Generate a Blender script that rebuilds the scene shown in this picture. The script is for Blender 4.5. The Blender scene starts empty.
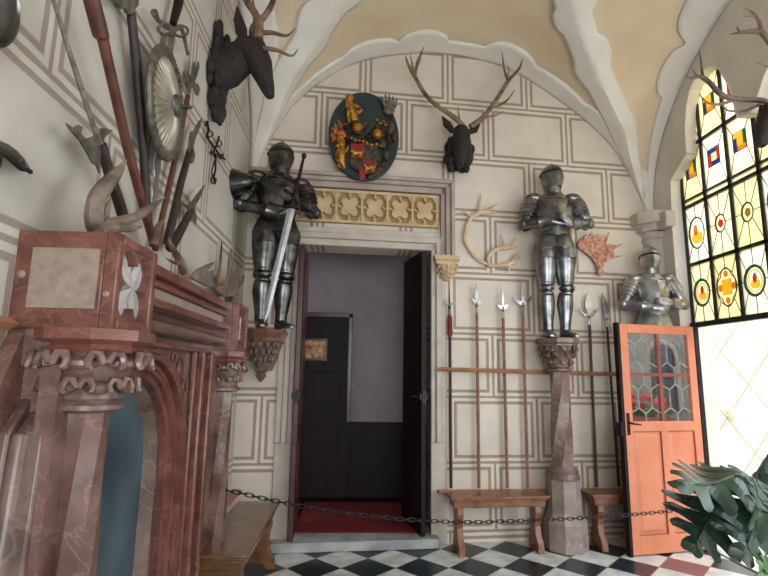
import bpy, bmesh, math, random
import numpy as np
from mathutils import Vector, Matrix
random.seed(7)
S = bpy.context.scene
COL = S.collection
PI = math.pi
# ------------------------------------------------------------------ camera
F = 505.0; ROLL = .0155; EYE = 1.6
_v1 = np.array([-27, 84, F]); _y3 = -F*F/(27*ROLL+84); _u = np.array([-ROLL*_y3, _y3, F])
AY = _v1/np.linalg.norm(_v1); AZ = _u/np.linalg.norm(_u); AX = np.cross(AZ, AY)
if AX[0] < 0: AX = -AX
cam = bpy.data.objects.new('camera', bpy.data.cameras.new('camera')); COL.objects.link(cam)
right = Vector((AX[0], AY[0], AZ[0])); up = -Vector((AX[1], AY[1], AZ[1])); back = -Vector((AX[2], AY[2], AZ[2]))
m = Matrix((right, up, back)).transposed().to_4x4(); m.translation = (0, 0, EYE)
cam.matrix_world = m
cam.data.sensor_width = 36; cam.data.lens = F/768*36; cam.data.clip_start = .05
S.camera = cam
# ------------------------------------------------------------------ world, lights, exposure
W = bpy.data.worlds.new('sky'); S.world = W; W.use_nodes = True
W.node_tree.nodes['Background'].inputs[0].default_value = (.86, .94, 1, 1)
W.node_tree.nodes['Background'].inputs[1].default_value = 3.8
def light(name, kind, loc, tgt, e, col=(1, 1, 1), sx=1, sy=1):
    l = bpy.data.lights.new(name, kind); l.energy = e; l.color = col
    if kind == 'AREA': l.shape = 'RECTANGLE'; l.size = sx; l.size_y = sy
    o = bpy.data.objects.new(name, l); COL.objects.link(o); o.location = loc
    o.rotation_euler = (Vector(tgt)-Vector(loc)).to_track_quat('-Z', 'Y').to_euler(); return o
sun = light('sun', 'SUN', (6, -5, 9), (6, 3, 3), 1.2, (1, .96, .88)); sun.data.angle = .02
light('daylight_side_window', 'AREA', (3.27, 1.3, 1.75), (.2, 3.6, 1.4), 38, (.93, .97, 1), 2.6, 2.2)
light('daylight_rear_window', 'AREA', (.9, -3.2, 2.0), (1.4, 4, 1.7), 95, (.95, .97, 1), 2.6, 2.2)
S.view_settings.view_transform = 'Standard'; S.view_settings.look = 'None'
S.view_settings.gamma = 1; S.view_settings.use_curve_mapping = False
S.view_settings.exposure = .31

# ------------------------------------------------------------------ helpers: pixels to places
def ray(px, py):
    c = np.array([px-384, py-288, F]); return Vector((float(c@AX), float(c@AY), float(c@AZ)))
E0 = Vector((0, 0, EYE))
def hit(px, py, n, d):
    v = ray(px, py); n = Vector(n); return E0 + v*((d-n.dot(E0))/n.dot(v))
BN = (-.085, 1, 0); BD = 5.05; LX = -1.13; RX = 3.3; GX = 3.42
def bw(px, py, off=0): return hit(px, py, BN, BD-off)
def lw(px, py, off=0): return hit(px, py, (1, 0, 0), LX+off)
def rw(px, py, X=RX): return hit(px, py, (1, 0, 0), X)
def ay(px, py, Y): return hit(px, py, (0, 1, 0), Y)
def az(px, py, Z=0): return hit(px, py, (0, 0, 1), Z)
def conv(x0, y0, s, pts): return [(x0+x/s, y0+y/s) for x, y in pts]
BYAW = math.atan(.085)
def by(x, off=0): return 5.05-off+.085*x       # y of the back wall at x

# ------------------------------------------------------------------ materials
def lin(c): return tuple(((v/255)/12.92 if v/255 <= .04045 else ((v/255+.055)/1.055)**2.4) for v in c)+(1,)
def mat(name, c1, c2=None, scale=6, rough=.6, metal=0, bump=0, detail=6, vein=None, spec=.5, coat=0, bscale=None, sub=0):
    M = bpy.data.materials.new(name); M.use_nodes = True; N = M.node_tree.nodes; L = M.node_tree.links
    b = N['Principled BSDF']; b.inputs['Roughness'].default_value = rough; b.inputs['Metallic'].default_value = metal
    b.inputs['Specular IOR Level'].default_value = spec; b.inputs['Coat Weight'].default_value = coat
    b.inputs['Coat Roughness'].default_value = .15
    g = N.new('ShaderNodeNewGeometry')
    n = N.new('ShaderNodeTexNoise'); n.inputs['Scale'].default_value = scale; n.inputs['Detail'].default_value = detail
    L.new(g.outputs['Position'], n.inputs['Vector'])
    r = N.new('ShaderNodeValToRGB'); r.color_ramp.elements[0].position = .35; r.color_ramp.elements[1].position = .65
    r.color_ramp.elements[0].color = lin(c1); r.color_ramp.elements[1].color = lin(c2 or c1)
    L.new(n.outputs['Fac'], r.inputs[0]); out = r.outputs[0]
    if vein:
        w = N.new('ShaderNodeTexNoise'); w.inputs['Scale'].default_value = scale*.7; w.inputs['Detail'].default_value = 9
        w.inputs['Distortion'].default_value = 1.3
        L.new(g.outputs['Position'], w.inputs['Vector'])
        a = N.new('ShaderNodeMath'); a.operation = 'SUBTRACT'; a.inputs[1].default_value = .5; L.new(w.outputs['Fac'], a.inputs[0])
        q = N.new('ShaderNodeMath'); q.operation = 'ABSOLUTE'; L.new(a.outputs[0], q.inputs[0])
        rr = N.new('ShaderNodeValToRGB'); rr.color_ramp.elements[0].color = (1, 1, 1, 1); rr.color_ramp.elements[1].color = (0, 0, 0, 1)
        rr.color_ramp.elements[1].position = .025; L.new(q.outputs[0], rr.inputs[0])
        s_ = N.new('ShaderNodeMath'); s_.operation = 'MULTIPLY'; s_.inputs[1].default_value = .5; L.new(rr.outputs[0], s_.inputs[0])
        mx = N.new('ShaderNodeMixRGB'); L.new(s_.outputs[0], mx.inputs[0]); L.new(out, mx.inputs[1]); mx.inputs[2].default_value = lin(vein); out = mx.outputs[0]
    L.new(out, b.inputs['Base Color'])
    if bump:
        bp = N.new('ShaderNodeBump'); bp.inputs['Strength'].default_value = bump; bp.inputs['Distance'].default_value = .02
        nn = N.new('ShaderNodeTexNoise'); nn.inputs['Scale'].default_value = bscale or scale*4; nn.inputs['Detail'].default_value = 4
        L.new(g.outputs['Position'], nn.inputs['Vector'])
        L.new(nn.outputs['Fac'], bp.inputs['Height']); L.new(bp.outputs[0], b.inputs['Normal'])
    return M
def M_(N, L, op, a, b=None, c=None):
    n = N.new('ShaderNodeMath'); n.operation = op
    for i, v in enumerate((a, b, c)):
        if v is None: continue
        if isinstance(v, (int, float)): n.inputs[i].default_value = v
        else: L.new(v, n.inputs[i])
    return n.outputs[0]
def panel_wall(name, axis, w, h, x0, z0, odd, fill, base, line, diamond=False):
    """sgraffito ashlar: nested scratched frames, half bond"""
    M = bpy.data.materials.new(name); M.use_nodes = True; N = M.node_tree.nodes; L = M.node_tree.links
    b = N['Principled BSDF']; b.inputs['Roughness'].default_value = .85; b.inputs['Specular IOR Level'].default_value = .2
    g = N.new('ShaderNodeNewGeometry'); s = N.new('ShaderNodeSeparateXYZ'); L.new(g.outputs['Position'], s.inputs[0])
    x = s.outputs[axis]; z = s.outputs[2]
    if diamond:
        x, z = M_(N, L, 'ADD', M_(N, L, 'MULTIPLY', x, .8), M_(N, L, 'MULTIPLY', z, .62)), M_(N, L, 'SUBTRACT', M_(N, L, 'MULTIPLY', x, .8), M_(N, L, 'MULTIPLY', z, .62))
    v = M_(N, L, 'DIVIDE', M_(N, L, 'SUBTRACT', z, z0), h)
    row = M_(N, L, 'FLOOR', v); par = M_(N, L, 'FLOORED_MODULO', row, 2.0)
    sh = M_(N, L, 'MULTIPLY', M_(N, L, 'ABSOLUTE', M_(N, L, 'SUBTRACT', par, odd)), 0.0 if diamond else .5)
    u = M_(N, L, 'ADD', M_(N, L, 'DIVIDE', M_(N, L, 'SUBTRACT', x, x0), w), sh)
    def edge(t, k):
        f = M_(N, L, 'FRACT', t); return M_(N, L, 'MULTIPLY', M_(N, L, 'MINIMUM', f, M_(N, L, 'SUBTRACT', 1.0, f)), k)
    d = M_(N, L, 'MINIMUM', edge(u, w), edge(v, h))
    wob = N.new('ShaderNodeTexNoise'); wob.inputs['Scale'].default_value = 9; L.new(g.outputs['Position'], wob.inputs['Vector'])
    d = M_(N, L, 'ADD', d, M_(N, L, 'MULTIPLY', M_(N, L, 'SUBTRACT', wob.outputs['Fac'], .5), .008))
    d = M_(N, L, 'MULTIPLY', d, 5.0)
    r = N.new('ShaderNodeValToRGB'); r.color_ramp.interpolation = 'LINEAR'
    e = r.color_ramp.elements
    st = [(0, line), (.052, line), (.07, base), (.20, base), (.225, line), (.345, line), (.375, fill)] if not diamond else [(0, line), (.05, line), (.06, base), (.16, base), (.17, line), (.22, line), (.23, fill)]
    e[0].position = 0; e[0].color = lin(st[0][1]); e[1].position = st[-1][0]; e[1].color = lin(st[-1][1])
    for p, c in st[1:-1]:
        q = e.new(p); q.color = lin(c)
    L.new(d, r.inputs[0])
    n = N.new('ShaderNodeTexNoise'); n.inputs['Scale'].default_value = 2.2; n.inputs['Detail'].default_value = 9; n.inputs['Roughness'].default_value = .65
    L.new(g.outputs['Position'], n.inputs['Vector'])
    r2 = N.new('ShaderNodeValToRGB'); r2.color_ramp.elements[0].position = .3; r2.color_ramp.elements[1].position = .7
    r2.color_ramp.elements[0].color = (.84, .83, .82, 1); r2.color_ramp.elements[1].color = (1.04, 1.03, 1.02, 1)
    L.new(n.outputs['Fac'], r2.inputs[0])
    mx = N.new('ShaderNodeMixRGB'); mx.blend_type = 'MULTIPLY'; mx.inputs[0].default_value = 1
    L.new(r.outputs[0], mx.inputs[1]); L.new(r2.outputs[0], mx.inputs[2]); L.new(mx.outputs[0], b.inputs['Base Color'])
    n3 = N.new('ShaderNodeTexNoise'); n3.inputs['Scale'].default_value = 60; L.new(g.outputs['Position'], n3.inputs['Vector'])
    hgt = M_(N, L, 'ADD', r.outputs[0], M_(N, L, 'MULTIPLY', n3.outputs['Fac'], .25))
    bp = N.new('ShaderNodeBump'); bp.inputs['Strength'].default_value = .35; bp.inputs['Distance'].default_value = .01
    L.new(hgt, bp.inputs['Height']); L.new(bp.outputs[0], b.inputs['Normal'])
    return M
def tiles(name):
    M = bpy.data.materials.new(name); M.use_nodes = True; N = M.node_tree.nodes; L = M.node_tree.links
    b = N['Principled BSDF']; b.inputs['Roughness'].default_value = .28
    g = N.new('ShaderNodeNewGeometry'); s = N.new('ShaderNodeSeparateXYZ'); L.new(g.outputs['Position'], s.inputs[0])
    D = .4505; X = M_(N, L, 'SUBTRACT', s.outputs[0], .132); Y = M_(N, L, 'SUBTRACT', s.outputs[1], 4.505)
    a = M_(N, L, 'ADD', M_(N, L, 'DIVIDE', M_(N, L, 'ADD', X, Y), D), .5)
    c = M_(N, L, 'ADD', M_(N, L, 'DIVIDE', M_(N, L, 'SUBTRACT', X, Y), D), .5)
    par = M_(N, L, 'FLOORED_MODULO', M_(N, L, 'ADD', M_(N, L, 'FLOOR', a), M_(N, L, 'FLOOR', c)), 2.0)
    def ed(t):
        f = M_(N, L, 'FRACT', t); return M_(N, L, 'MINIMUM', f, M_(N, L, 'SUBTRACT', 1.0, f))
    gr = M_(N, L, 'LESS_THAN', M_(N, L, 'MINIMUM', ed(a), ed(c)), .012)
    n = N.new('ShaderNodeTexNoise'); n.inputs['Scale'].default_value = 7; n.inputs['Detail'].default_value = 8; L.new(g.outputs['Position'], n.inputs['Vector'])
    n2 = N.new('ShaderNodeTexVoronoi'); n2.inputs['Scale'].default_value = 1.0
    cm = N.new('ShaderNodeCombineXYZ'); L.new(M_(N, L, 'FLOOR', a), cm.inputs[0]); L.new(M_(N, L, 'FLOOR', c), cm.inputs[1])
    wn = N.new('ShaderNodeTexWhiteNoise'); L.new(cm.outputs[0], wn.inputs['Vector'])
    def ramp(f, p0, c0, p1, c1):
        r = N.new('ShaderNodeValToRGB'); r.color_ramp.elements[0].position = p0; r.color_ramp.elements[1].position = p1
        r.color_ramp.elements[0].color = lin(c0); r.color_ramp.elements[1].color = lin(c1); L.new(f, r.inputs[0]); return r.outputs[0]
    lt = ramp(n.outputs['Fac'], .3, (178, 184, 182), .65, (222, 226, 222))
    dk = ramp(n.outputs['Fac'], .3, (14, 20, 26), .75, (44, 56, 64))
    gd = ramp(wn.outputs['Value'], 0, (8, 14, 20), 1, (46, 60, 70))
    mx0 = N.new('ShaderNodeMixRGB'); mx0.inputs[0].default_value = .5; L.new(dk, mx0.inputs[1]); L.new(gd, mx0.inputs[2])
    # one dark tile by the red door is worn reddish stone
    dx = M_(N, L, 'ABSOLUTE', M_(N, L, 'SUBTRACT', s.outputs[0], 2.84)); dy = M_(N, L, 'ABSOLUTE', M_(N, L, 'SUBTRACT', s.outputs[1], 4.505))
    red = M_(N, L, 'LESS_THAN', M_(N, L, 'ADD', dx, dy), .235)
    mxr = N.new('ShaderNodeMixRGB'); L.new(red, mxr.inputs[0]); L.new(mx0.outputs[0], mxr.inputs[1]); mxr.inputs[2].default_value = lin((120, 88, 88))
    mx = N.new('ShaderNodeMixRGB'); L.new(par, mx.inputs[0]); L.new(mxr.outputs[0], mx.inputs[1]); L.new(lt, mx.inputs[2])
    mg = N.new('ShaderNodeMixRGB'); L.new(gr, mg.inputs[0]); L.new(mx.outputs[0], mg.inputs[1]); mg.inputs[2].default_value = lin((120, 122, 120))
    L.new(mg.outputs[0], b.inputs['Base Color'])
    return M, (a, c, par)
def glassmat(name, col, transp=.55, rough=.1, emit=0, gloss=0):
    M = bpy.data.materials.new(name); M.use_nodes = True; N = M.node_tree.nodes; L = M.node_tree.links; N.clear()
    o = N.new('ShaderNodeOutputMaterial'); t = N.new('ShaderNodeBsdfTransparent'); t.inputs[0].default_value = lin(col)
    d = N.new('ShaderNodeBsdfTranslucent'); d.inputs[0].default_value = lin(col)
    mx = N.new('ShaderNodeMixShader'); mx.inputs[0].default_value = transp; L.new(d.outputs[0], mx.inputs[1]); L.new(t.outputs[0], mx.inputs[2])
    gl = N.new('ShaderNodeBsdfGlossy'); gl.inputs['Roughness'].default_value = rough
    fr = N.new('ShaderNodeMixShader'); fr.inputs[0].default_value = gloss or .05; L.new(mx.outputs[0], fr.inputs[1]); L.new(gl.outputs[0], fr.inputs[2])
    L.new(fr.outputs[0], o.inputs[0]); return M
K = dict(
 back=panel_wall('sgraffito_back', 0, .915, .635, .932, .10, 1, (211, 202, 190), (215, 207, 196), (160, 143, 128)),
 left=panel_wall('sgraffito_left', 1, .915, .635, 4.93, .10, 1, (198, 193, 185), (204, 198, 189), (158, 147, 136)),
 facade=panel_wall('sgraffito_facade', 0, .62, .62, .1, .1, 1, (216, 210, 194), (216, 210, 194), (150, 136, 104), True),
 plaster=mat('plaster', (205, 198, 184), (214, 208, 196), 3, .9, bump=.05),
 band=mat('white_stucco', (216, 210, 200), (226, 221, 212), 3, .85, bump=.05),
 web=mat('vault_plaster', (206, 185, 156), (219, 201, 173), 1.6, .9, bump=.08),
 stone=mat('grey_stone', (176, 166, 156), (190, 180, 168), 7, .8, bump=.1),
 mauve=mat('mauve_stone', (156, 140, 132), (172, 156, 146), 7, .75, bump=.1),
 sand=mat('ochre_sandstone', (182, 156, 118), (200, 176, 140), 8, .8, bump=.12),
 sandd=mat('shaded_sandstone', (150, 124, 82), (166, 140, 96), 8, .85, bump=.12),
 marble=mat('red_marble', (84, 60, 54), (124, 96, 88), 7, .3, vein=(150, 118, 108), bump=.03, coat=.3),
 marble2=mat('polished_red_marble', (92, 54, 46), (126, 80, 68), 9, .28, vein=(152, 106, 92), coat=.3),
 marbleb=mat('brown_marble', (86, 66, 60), (124, 102, 94), 6, .45, vein=(140, 120, 112), coat=.3),
 inlay=mat('grey_inlay', (140, 124, 112), (158, 142, 128), 30, .45),
 inlayw=mat('white_marble', (176, 172, 172), (206, 202, 202), 6, .25, coat=.3),
 brick=mat('brown_stone', (92, 62, 54), (124, 90, 80), 8, .5, vein=(150, 120, 110), bump=.1),
 blue=mat('blue_grey_metal', (52, 70, 80), (84, 104, 114), 3, .45, metal=.25, bump=.05),
 black=mat('soot', (22, 20, 20), (34, 30, 30), 8, .8),
 iron=mat('black_iron', (24, 24, 26), (46, 44, 44), 20, .42, metal=.6),
 steel=mat('armour_steel', (96, 97, 99), (150, 151, 153), 9, .3, metal=.95, bump=.06, bscale=18),
 steeld=mat('dark_armour_steel', (58, 57, 56), (116, 114, 112), 10, .32, metal=.95, bump=.08, bscale=18),
 steelb=mat('bright_steel', (150, 152, 152), (190, 192, 192), 12, .28, metal=.9),
 steelg=mat('greenish_steel', (86, 83, 76), (126, 122, 112), 25, .5, metal=.6, bump=.1),
 wood=mat('brown_wood', (104, 62, 40), (140, 90, 60), 12, .4, bump=.05, coat=.2),
 woodd=mat('dark_wood', (44, 26, 22), (66, 40, 34), 10, .4, bump=.05, coat=.2),
 woodb=mat('door_wood', (58, 24, 24), (78, 36, 34), 10, .4, coat=.25),
 woodk=mat('black_brown_wood', (22, 13, 14), (34, 20, 20), 12, .6, spec=.25),
 shaft=mat('ash_shaft', (116, 78, 54), (146, 104, 76), 14, .5),
 shaftr=mat('red_shaft', (70, 38, 29), (104, 60, 44), 14, .45),
 shaftd=mat('dark_shaft', (34, 25, 24), (54, 40, 37), 14, .5),
 rail=mat('rail_wood', (140, 96, 70), (170, 124, 94), 14, .5),
 fur=mat('dark_carved_wood', (20, 17, 16), (40, 32, 30), 22, .75, bump=.8, bscale=40),
 furb=mat('dark_brown_hide', (24, 18, 17), (44, 34, 31), 22, .75, bump=.7, bscale=40),
 antl=mat('brown_antler', (66, 48, 38), (136, 110, 86), 9, .5, bump=.2),
 antlp=mat('pale_antler', (190, 160, 124), (214, 190, 156), 9, .6, bump=.2),
 antlg=mat('grey_antler', (84, 74, 66), (140, 124, 110), 9, .55, bump=.2),
 antlr=mat('reddish_palmate_antler', (158, 88, 70), (206, 166, 140), 26, .6, bump=.5),
 gold=mat('gold_leaf', (112, 70, 24), (204, 148, 56), 38, .35, metal=.6, bump=.3),
 red=mat('red_paint', (112, 20, 22), (142, 32, 30), 15, .4),
 green=mat('dark_green_board', (20, 34, 34), (36, 54, 52), 8, .45, bump=.1),
 darkrel=mat('dark_relief', (36, 30, 28), (88, 74, 56), 26, .5, metal=.3),
 carpet=mat('red_carpet', (92, 8, 16), (122, 14, 24), 30, .95, bump=.4),
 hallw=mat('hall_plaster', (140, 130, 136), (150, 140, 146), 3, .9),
 orange=mat('salmon_door_paint', (200, 120, 88), (212, 132, 98), 4, .4, coat=.15),
 oranged=mat('brown_red_door_edge', (128, 62, 50), (146, 76, 62), 8, .45),
 lead=mat('lead_came', (150, 152, 150), (176, 178, 176), 20, .45, metal=.3),
 leadd=mat('dark_lead_came', (40, 40, 40), (60, 60, 58), 20, .5),
 leaf=mat('monstera_green', (12, 38, 25), (27, 64, 38), 6, .4, coat=.15, bump=.05),
 leafl=mat('young_leaf_green', (60, 100, 50), (84, 124, 66), 6, .4),
 pot=mat('terracotta', (150, 84, 60), (170, 100, 74), 9, .8),
 soil=mat('soil', (40, 30, 24), (60, 46, 38), 30, .95, bump=.5),
 sleeve=mat('red_velvet_sleeve', (104, 30, 28), (128, 44, 38), 30, .9),
 paper=mat('cream_label', (226, 206, 160), (238, 222, 180), 10, .6),
 flower=mat('red_geranium', (190, 30, 36), (226, 70, 60), 30, .6),
 grassy=mat('bush_green', (50, 90, 40), (90, 130, 66), 20, .8),
 ground=mat('pale_paving', (200, 200, 196), (220, 220, 214), 5, .7),
 grey=mat('light_grey', (190, 190, 186), (200, 200, 196), 5, .6),
 copper=mat('light_round_knob', (206, 150, 110), (226, 176, 136), 10, .4),
)
TILE, _ = tiles('chequered_tiles')

# ------------------------------------------------------------------ helpers: meshes
def vec(p): return Vector(p)
class MB:
    def __init__(s, M=None): s.v = []; s.f = []; s.M = M or Matrix()
    def add(s, vs, fs):
        o = len(s.v); s.v += [s.M @ Vector(v) for v in vs]; s.f += [tuple(i+o for i in f) for f in fs]; return s
    def box(s, c, d, R=None):
        c = Vector(c); R = R or Matrix.Identity(3)
        vs = [c + R @ Vector((sx*d[0]/2, sy*d[1]/2, sz*d[2]/2)) for sz in (-1, 1) for sy in (-1, 1) for sx in (-1, 1)]
        return s.add(vs, [(0, 2, 3, 1), (4, 5, 7, 6), (0, 1, 5, 4), (2, 6, 7, 3), (0, 4, 6, 2), (1, 3, 7, 5)])
    def span(s, a, b): 
        a = Vector(a); b = Vector(b); return s.box((a+b)/2, [abs(x) for x in (b-a)])
    def tube(s, pts, rad, n=8, cap=True, flat=None, upv=None):
        pts = [Vector(p) for p in pts]
        if isinstance(rad, (int, float)): rad = [rad]*len(pts)
        vs = []; fs = []; prev = None
        for i, p in enumerate(pts):
            t = (pts[min(i+1, len(pts)-1)]-pts[max(i-1, 0)]).normalized()
            if prev is None:
                a = Vector(upv) if upv else (Vector((0, 0, 1)) if abs(t.z) < .9 else Vector((0, 1, 0)))
            else: a = prev
            a = (a - t*a.dot(t)).normalized(); b = t.cross(a); prev = a
            r = rad[i]; ra, rb = (r if isinstance(r, (tuple, list)) else (r, r))
            for k in range(n):
                th = 2*PI*k/n; vs.append(p + a*(ra*math.cos(th)) + b*(rb*math.sin(th)))
        for i in range(len(pts)-1):
            for k in range(n):
                k2 = (k+1) % n; fs.append((i*n+k, i*n+k2, (i+1)*n+k2, (i+1)*n+k))
        if cap: fs += [tuple(range(n-1, -1, -1)), tuple(range((len(pts)-1)*n, len(pts)*n))]
        return s.add(vs, fs)
    def rings(s, secs, n=24, cap=True, shape=None):
        """secs: (cx,cy,z,rx,ry)"""
        vs = []; fs = []
        for (cx, cy, z, rx, ry) in secs:
            for k in range(n):
                th = 2*PI*k/n; c, q = math.cos(th), math.sin(th); m_ = 1
                if shape: c, q = shape(c, q)
                vs.append((cx+rx*c, cy+ry*q, z))
        for i in range(len(secs)-1):
            for k in range(n):
                k2 = (k+1) % n; fs.append((i*n+k, i*n+k2, (i+1)*n+k2, (i+1)*n+k))
        if cap: fs += [tuple(range(n-1, -1, -1)), tuple(range((len(secs)-1)*n, len(secs)*n))]
        return s.add(vs, fs)
    def lathe(s, prof, c=(0, 0, 0), n=20, twist=0, sq=None, R=None):
        c = Vector(c); R = R or Matrix.Identity(3); vs = []; fs = []
        for i, (r, z) in enumerate(prof):
            for k in range(n):
                th = 2*PI*k/n + twist*i + (PI/n if sq else 0)
                vs.append(c + R @ Vector((r*math.cos(th), r*math.sin(th), z)))
        for i in range(len(prof)-1):
            for k in range(n):
                k2 = (k+1) % n; fs.append((i*n+k, i*n+k2, (i+1)*n+k2, (i+1)*n+k))
        fs += [tuple(range(n-1, -1, -1)), tuple(range((len(prof)-1)*n, len(prof)*n))]
        return s.add(vs, fs)
    def ball(s, c, r, n=10, m_=7, R=None):
        c = Vector(c); r = (r, r, r) if isinstance(r, (int, float)) else r; R = R or Matrix.Identity(3)
        vs = [c+R@Vector((0, 0, -r[2]))]; fs = []
        for i in range(1, m_):
            ph = -PI/2+PI*i/m_
            for k in range(n):
                th = 2*PI*k/n; vs.append(c+R@Vector((r[0]*math.cos(ph)*math.cos(th), r[1]*math.cos(ph)*math.sin(th), r[2]*math.sin(ph))))
        vs.append(c+R@Vector((0, 0, r[2]))); T = len(vs)-1
        for k in range(n):
            k2 = (k+1) % n; fs.append((0, 1+k2, 1+k)); fs.append((T, T-n+k, T-n+k2))
            for i in range(m_-2):
                a = 1+i*n; fs.append((a+k, a+k2, a+n+k2, a+n+k))
        return s.add(vs, fs)
    def prism(s, pts, d):
        """pts 3-D outline, d offset vector"""
        pts = [Vector(p) for p in pts]; d = Vector(d); n = len(pts)
        nrm = Vector()
        for i in range(n): nrm += pts[i].cross(pts[(i+1) % n])
        if nrm.dot(d) > 0: pts.reverse()
        fs = [tuple(range(n)), tuple(range(2*n-1, n-1, -1))]+[(i, i+n, (i+1) % n+n, (i+1) % n) for i in range(n)]
        return s.add(pts+[p+d for p in pts], fs)
    def build(s, name, m, parent=None, smooth=None, bevel=0, kind=None, label=None, cat=None, group=None, angle=40):
        me = bpy.data.meshes.new(name); o = bpy.data.objects.new(name, me); COL.objects.link(o)
        if parent is not None:
            org = Vector(parent['_o']) if '_o' in parent else Vector((0, 0, 0)); o.parent = parent
        elif kind == 'structure': org = Vector((0, 0, 0))
        else:
            zs = min(v.z for v in s.v); n = len(s.v); c = sum(s.v, Vector())/n; org = Vector((c.x, c.y, zs)); o.location = org
        o['_o'] = tuple(org)
        me.from_pydata([v-org for v in s.v], [], s.f); me.update()
        bm = bmesh.new(); bm.from_mesh(me); bmesh.ops.recalc_face_normals(bm, faces=bm.faces); bm.to_mesh(me); bm.free()
        me.materials.append(K[m] if isinstance(m, str) else m)
        if smooth is None or smooth:
            me.shade_smooth(); me.set_sharp_from_angle(angle=math.radians(angle))
        if bevel:
            b = o.modifiers.new('bevel', 'BEVEL'); b.width = bevel; b.segments = 2; b.limit_method = 'ANGLE'
        if kind: o['kind'] = kind
        if label: o['label'] = label
        if cat: o['category'] = cat
        if group: o['group'] = group
        return o
def thing(name, label, cat, loc, group=None):
    o = bpy.data.objects.new(name, None); COL.objects.link(o); o.location = loc; o['_o'] = tuple(Vector(loc))
    o['label'] = label; o['category'] = cat; o.empty_display_size = .1
    if group: o['group'] = group
    return o
def spl(P, n=6):
    """catmull-rom through points (any dimension tuples)"""
    P = [np.array(p, float) for p in P]; Q = [2*P[0]-P[1]]+P+[2*P[-1]-P[-2]]; out = []
    for i in range(1, len(Q)-2):
        for k in range(n):
            t = k/n; a, b, c, d = Q[i-1], Q[i], Q[i+1], Q[i+2]
            out.append(.5*((2*b)+(-a+c)*t+(2*a-5*b+4*c-d)*t*t+(-a+3*b-3*c+d)*t**3))
    out.append(P[-1]); return out
def stube(mb, P, R, n=8, k=5, **kw):
    """smooth tube"""
    Q = spl([tuple(p)+(r,) for p, r in zip(P, R)], k); mb.tube([q[:3] for q in Q], [max(float(q[3]), .0008) for q in Q], n, **kw); return mb
def Rz(a): return Matrix.Rotation(a, 4, 'Z')
def bframe(p):   # axes on the back wall at p: x along wall, y into wall, z up
    return Matrix.Translation(p) @ Rz(BYAW)

# ================================================================== STRUCTURE
# floor
mb = MB(); mb.span((-1.4, -3.6, -.1), (3.37, 5.5, 0)); mb.build('floor', TILE, kind='structure')
# back wall with doorway (x -0.60 .. 0.74, z 0 .. 2.86)
D0, D1, DZ = -.60, .74, 2.86
def bpt(x, z, off=0): return Vector((x, by(x, off), z))
mb = MB()
for a, b, z0, z1 in ((-1.4, D0, 0, DZ), (D1, 3.6, 0, DZ), (-1.4, 3.6, DZ, 6.0)):
    mb.prism([bpt(a, z0), bpt(b, z0), bpt(b, z1), bpt(a, z1)], (0, .3, 0))
mb.build('wall_back', 'back', kind='structure', smooth=False)
mb = MB(); mb.span((LX-.3, -3.6, 0), (LX, 5.2, 6)); mb.build('wall_left', 'left', kind='structure', smooth=False)
# right wall with cusped arched opening, y 2.35 .. 4.95
o1 = [rw(*p) for p in conv(580, 0, 3.03, [(262, 600), (272, 545), (320, 465), (315, 390), (320, 320), (330, 270), (350, 230), (370, 207), (400, 195), (425, 205), (450, 250), (465, 290), (475, 335), (482, 352)])]
o1 = [(p.y, p.z) for p in o1]
Yj = 5.02
z_sp = 3.15
far = [(Yj, 0), (Yj, z_sp)] + [q for q in o1 if q[1] > z_sp and q[0] < Yj]
yc = far[-1][0]; zc = far[-1][1]
mid = [(yc-.14, zc-.02), (yc-.3, zc+.22), (yc-.55, zc+.4), (yc-.8, zc+.42)]
Yc = yc-.8
hole = far+mid; hole = hole+[(2*Yc-y, z) for y, z in reversed(hole[:-1])]
Y0 = 2*Yc-Yj
mb = MB()
# strip quads: from hole outline up to z=6, plus piers
for (a, b) in zip(hole[1:-1], hole[2:-1]):
    if abs(a[0]-b[0]) < 1e-5: continue
    mb.prism([(RX, a[0], a[1]), (RX, b[0], b[1]), (RX, b[0], 6), (RX, a[0], 6)], (.15, 0, 0)) if b[0] < a[0] else mb.prism([(RX, a[0], a[1]), (RX, b[0], b[1]), (RX, b[0], min(a[1], b[1])-.0), (RX, a[0], a[1])][:3], (.15, 0, 0))
mb.span((RX, Yj, 0), (RX+.3, 5.6, 6)); 
# near part of the wall with two plain window openings
mb.span((RX, 2.6, 0), (RX+.3, Y0, 6)) if Y0 > 2.6 else None
ya = min(Y0, 2.6)
mb.span((RX, 0, 2.9), (RX+.3, ya, 6)); mb.span((RX, 0, 0), (RX+.3, ya, .6)); mb.span((RX, -3.6, 0), (RX+.3, 0, 6))
wr = mb.build('wall_right', 'plaster', kind='structure', smooth=False)
# white reveal around arch
mb = MB()
for a, b in zip(hole[:-1], hole[1:]):
    A = Vector((RX-.004, a[0], a[1])); B = Vector((RX-.004, b[0], b[1])); d = (B-A)
    if d.length < 1e-4: continue
    n_ = Vector((0, -d.z, d.y)).normalized()*.02
    if n_.y < 0 and False: n_ = -n_
    mb.prism([A, B, B+n_, A+n_], (.17, 0, 0))
mb.build('trim_1', 'band', kind='structure', smooth=False)
# rear wall with window opening
mb = MB(); mb.span((-1.4, -3.6, 0), (-.9, -3.3, 6)); mb.span((2.2, -3.6, 0), (3.6, -3.3, 6)); mb.span((-.9, -3.6, 3.2), (2.2, -3.3, 6)); mb.span((-.9, -3.6, 0), (2.2, -3.3, .9))
mb.build('wall_front', 'plaster', kind='structure', smooth=False)

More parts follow.
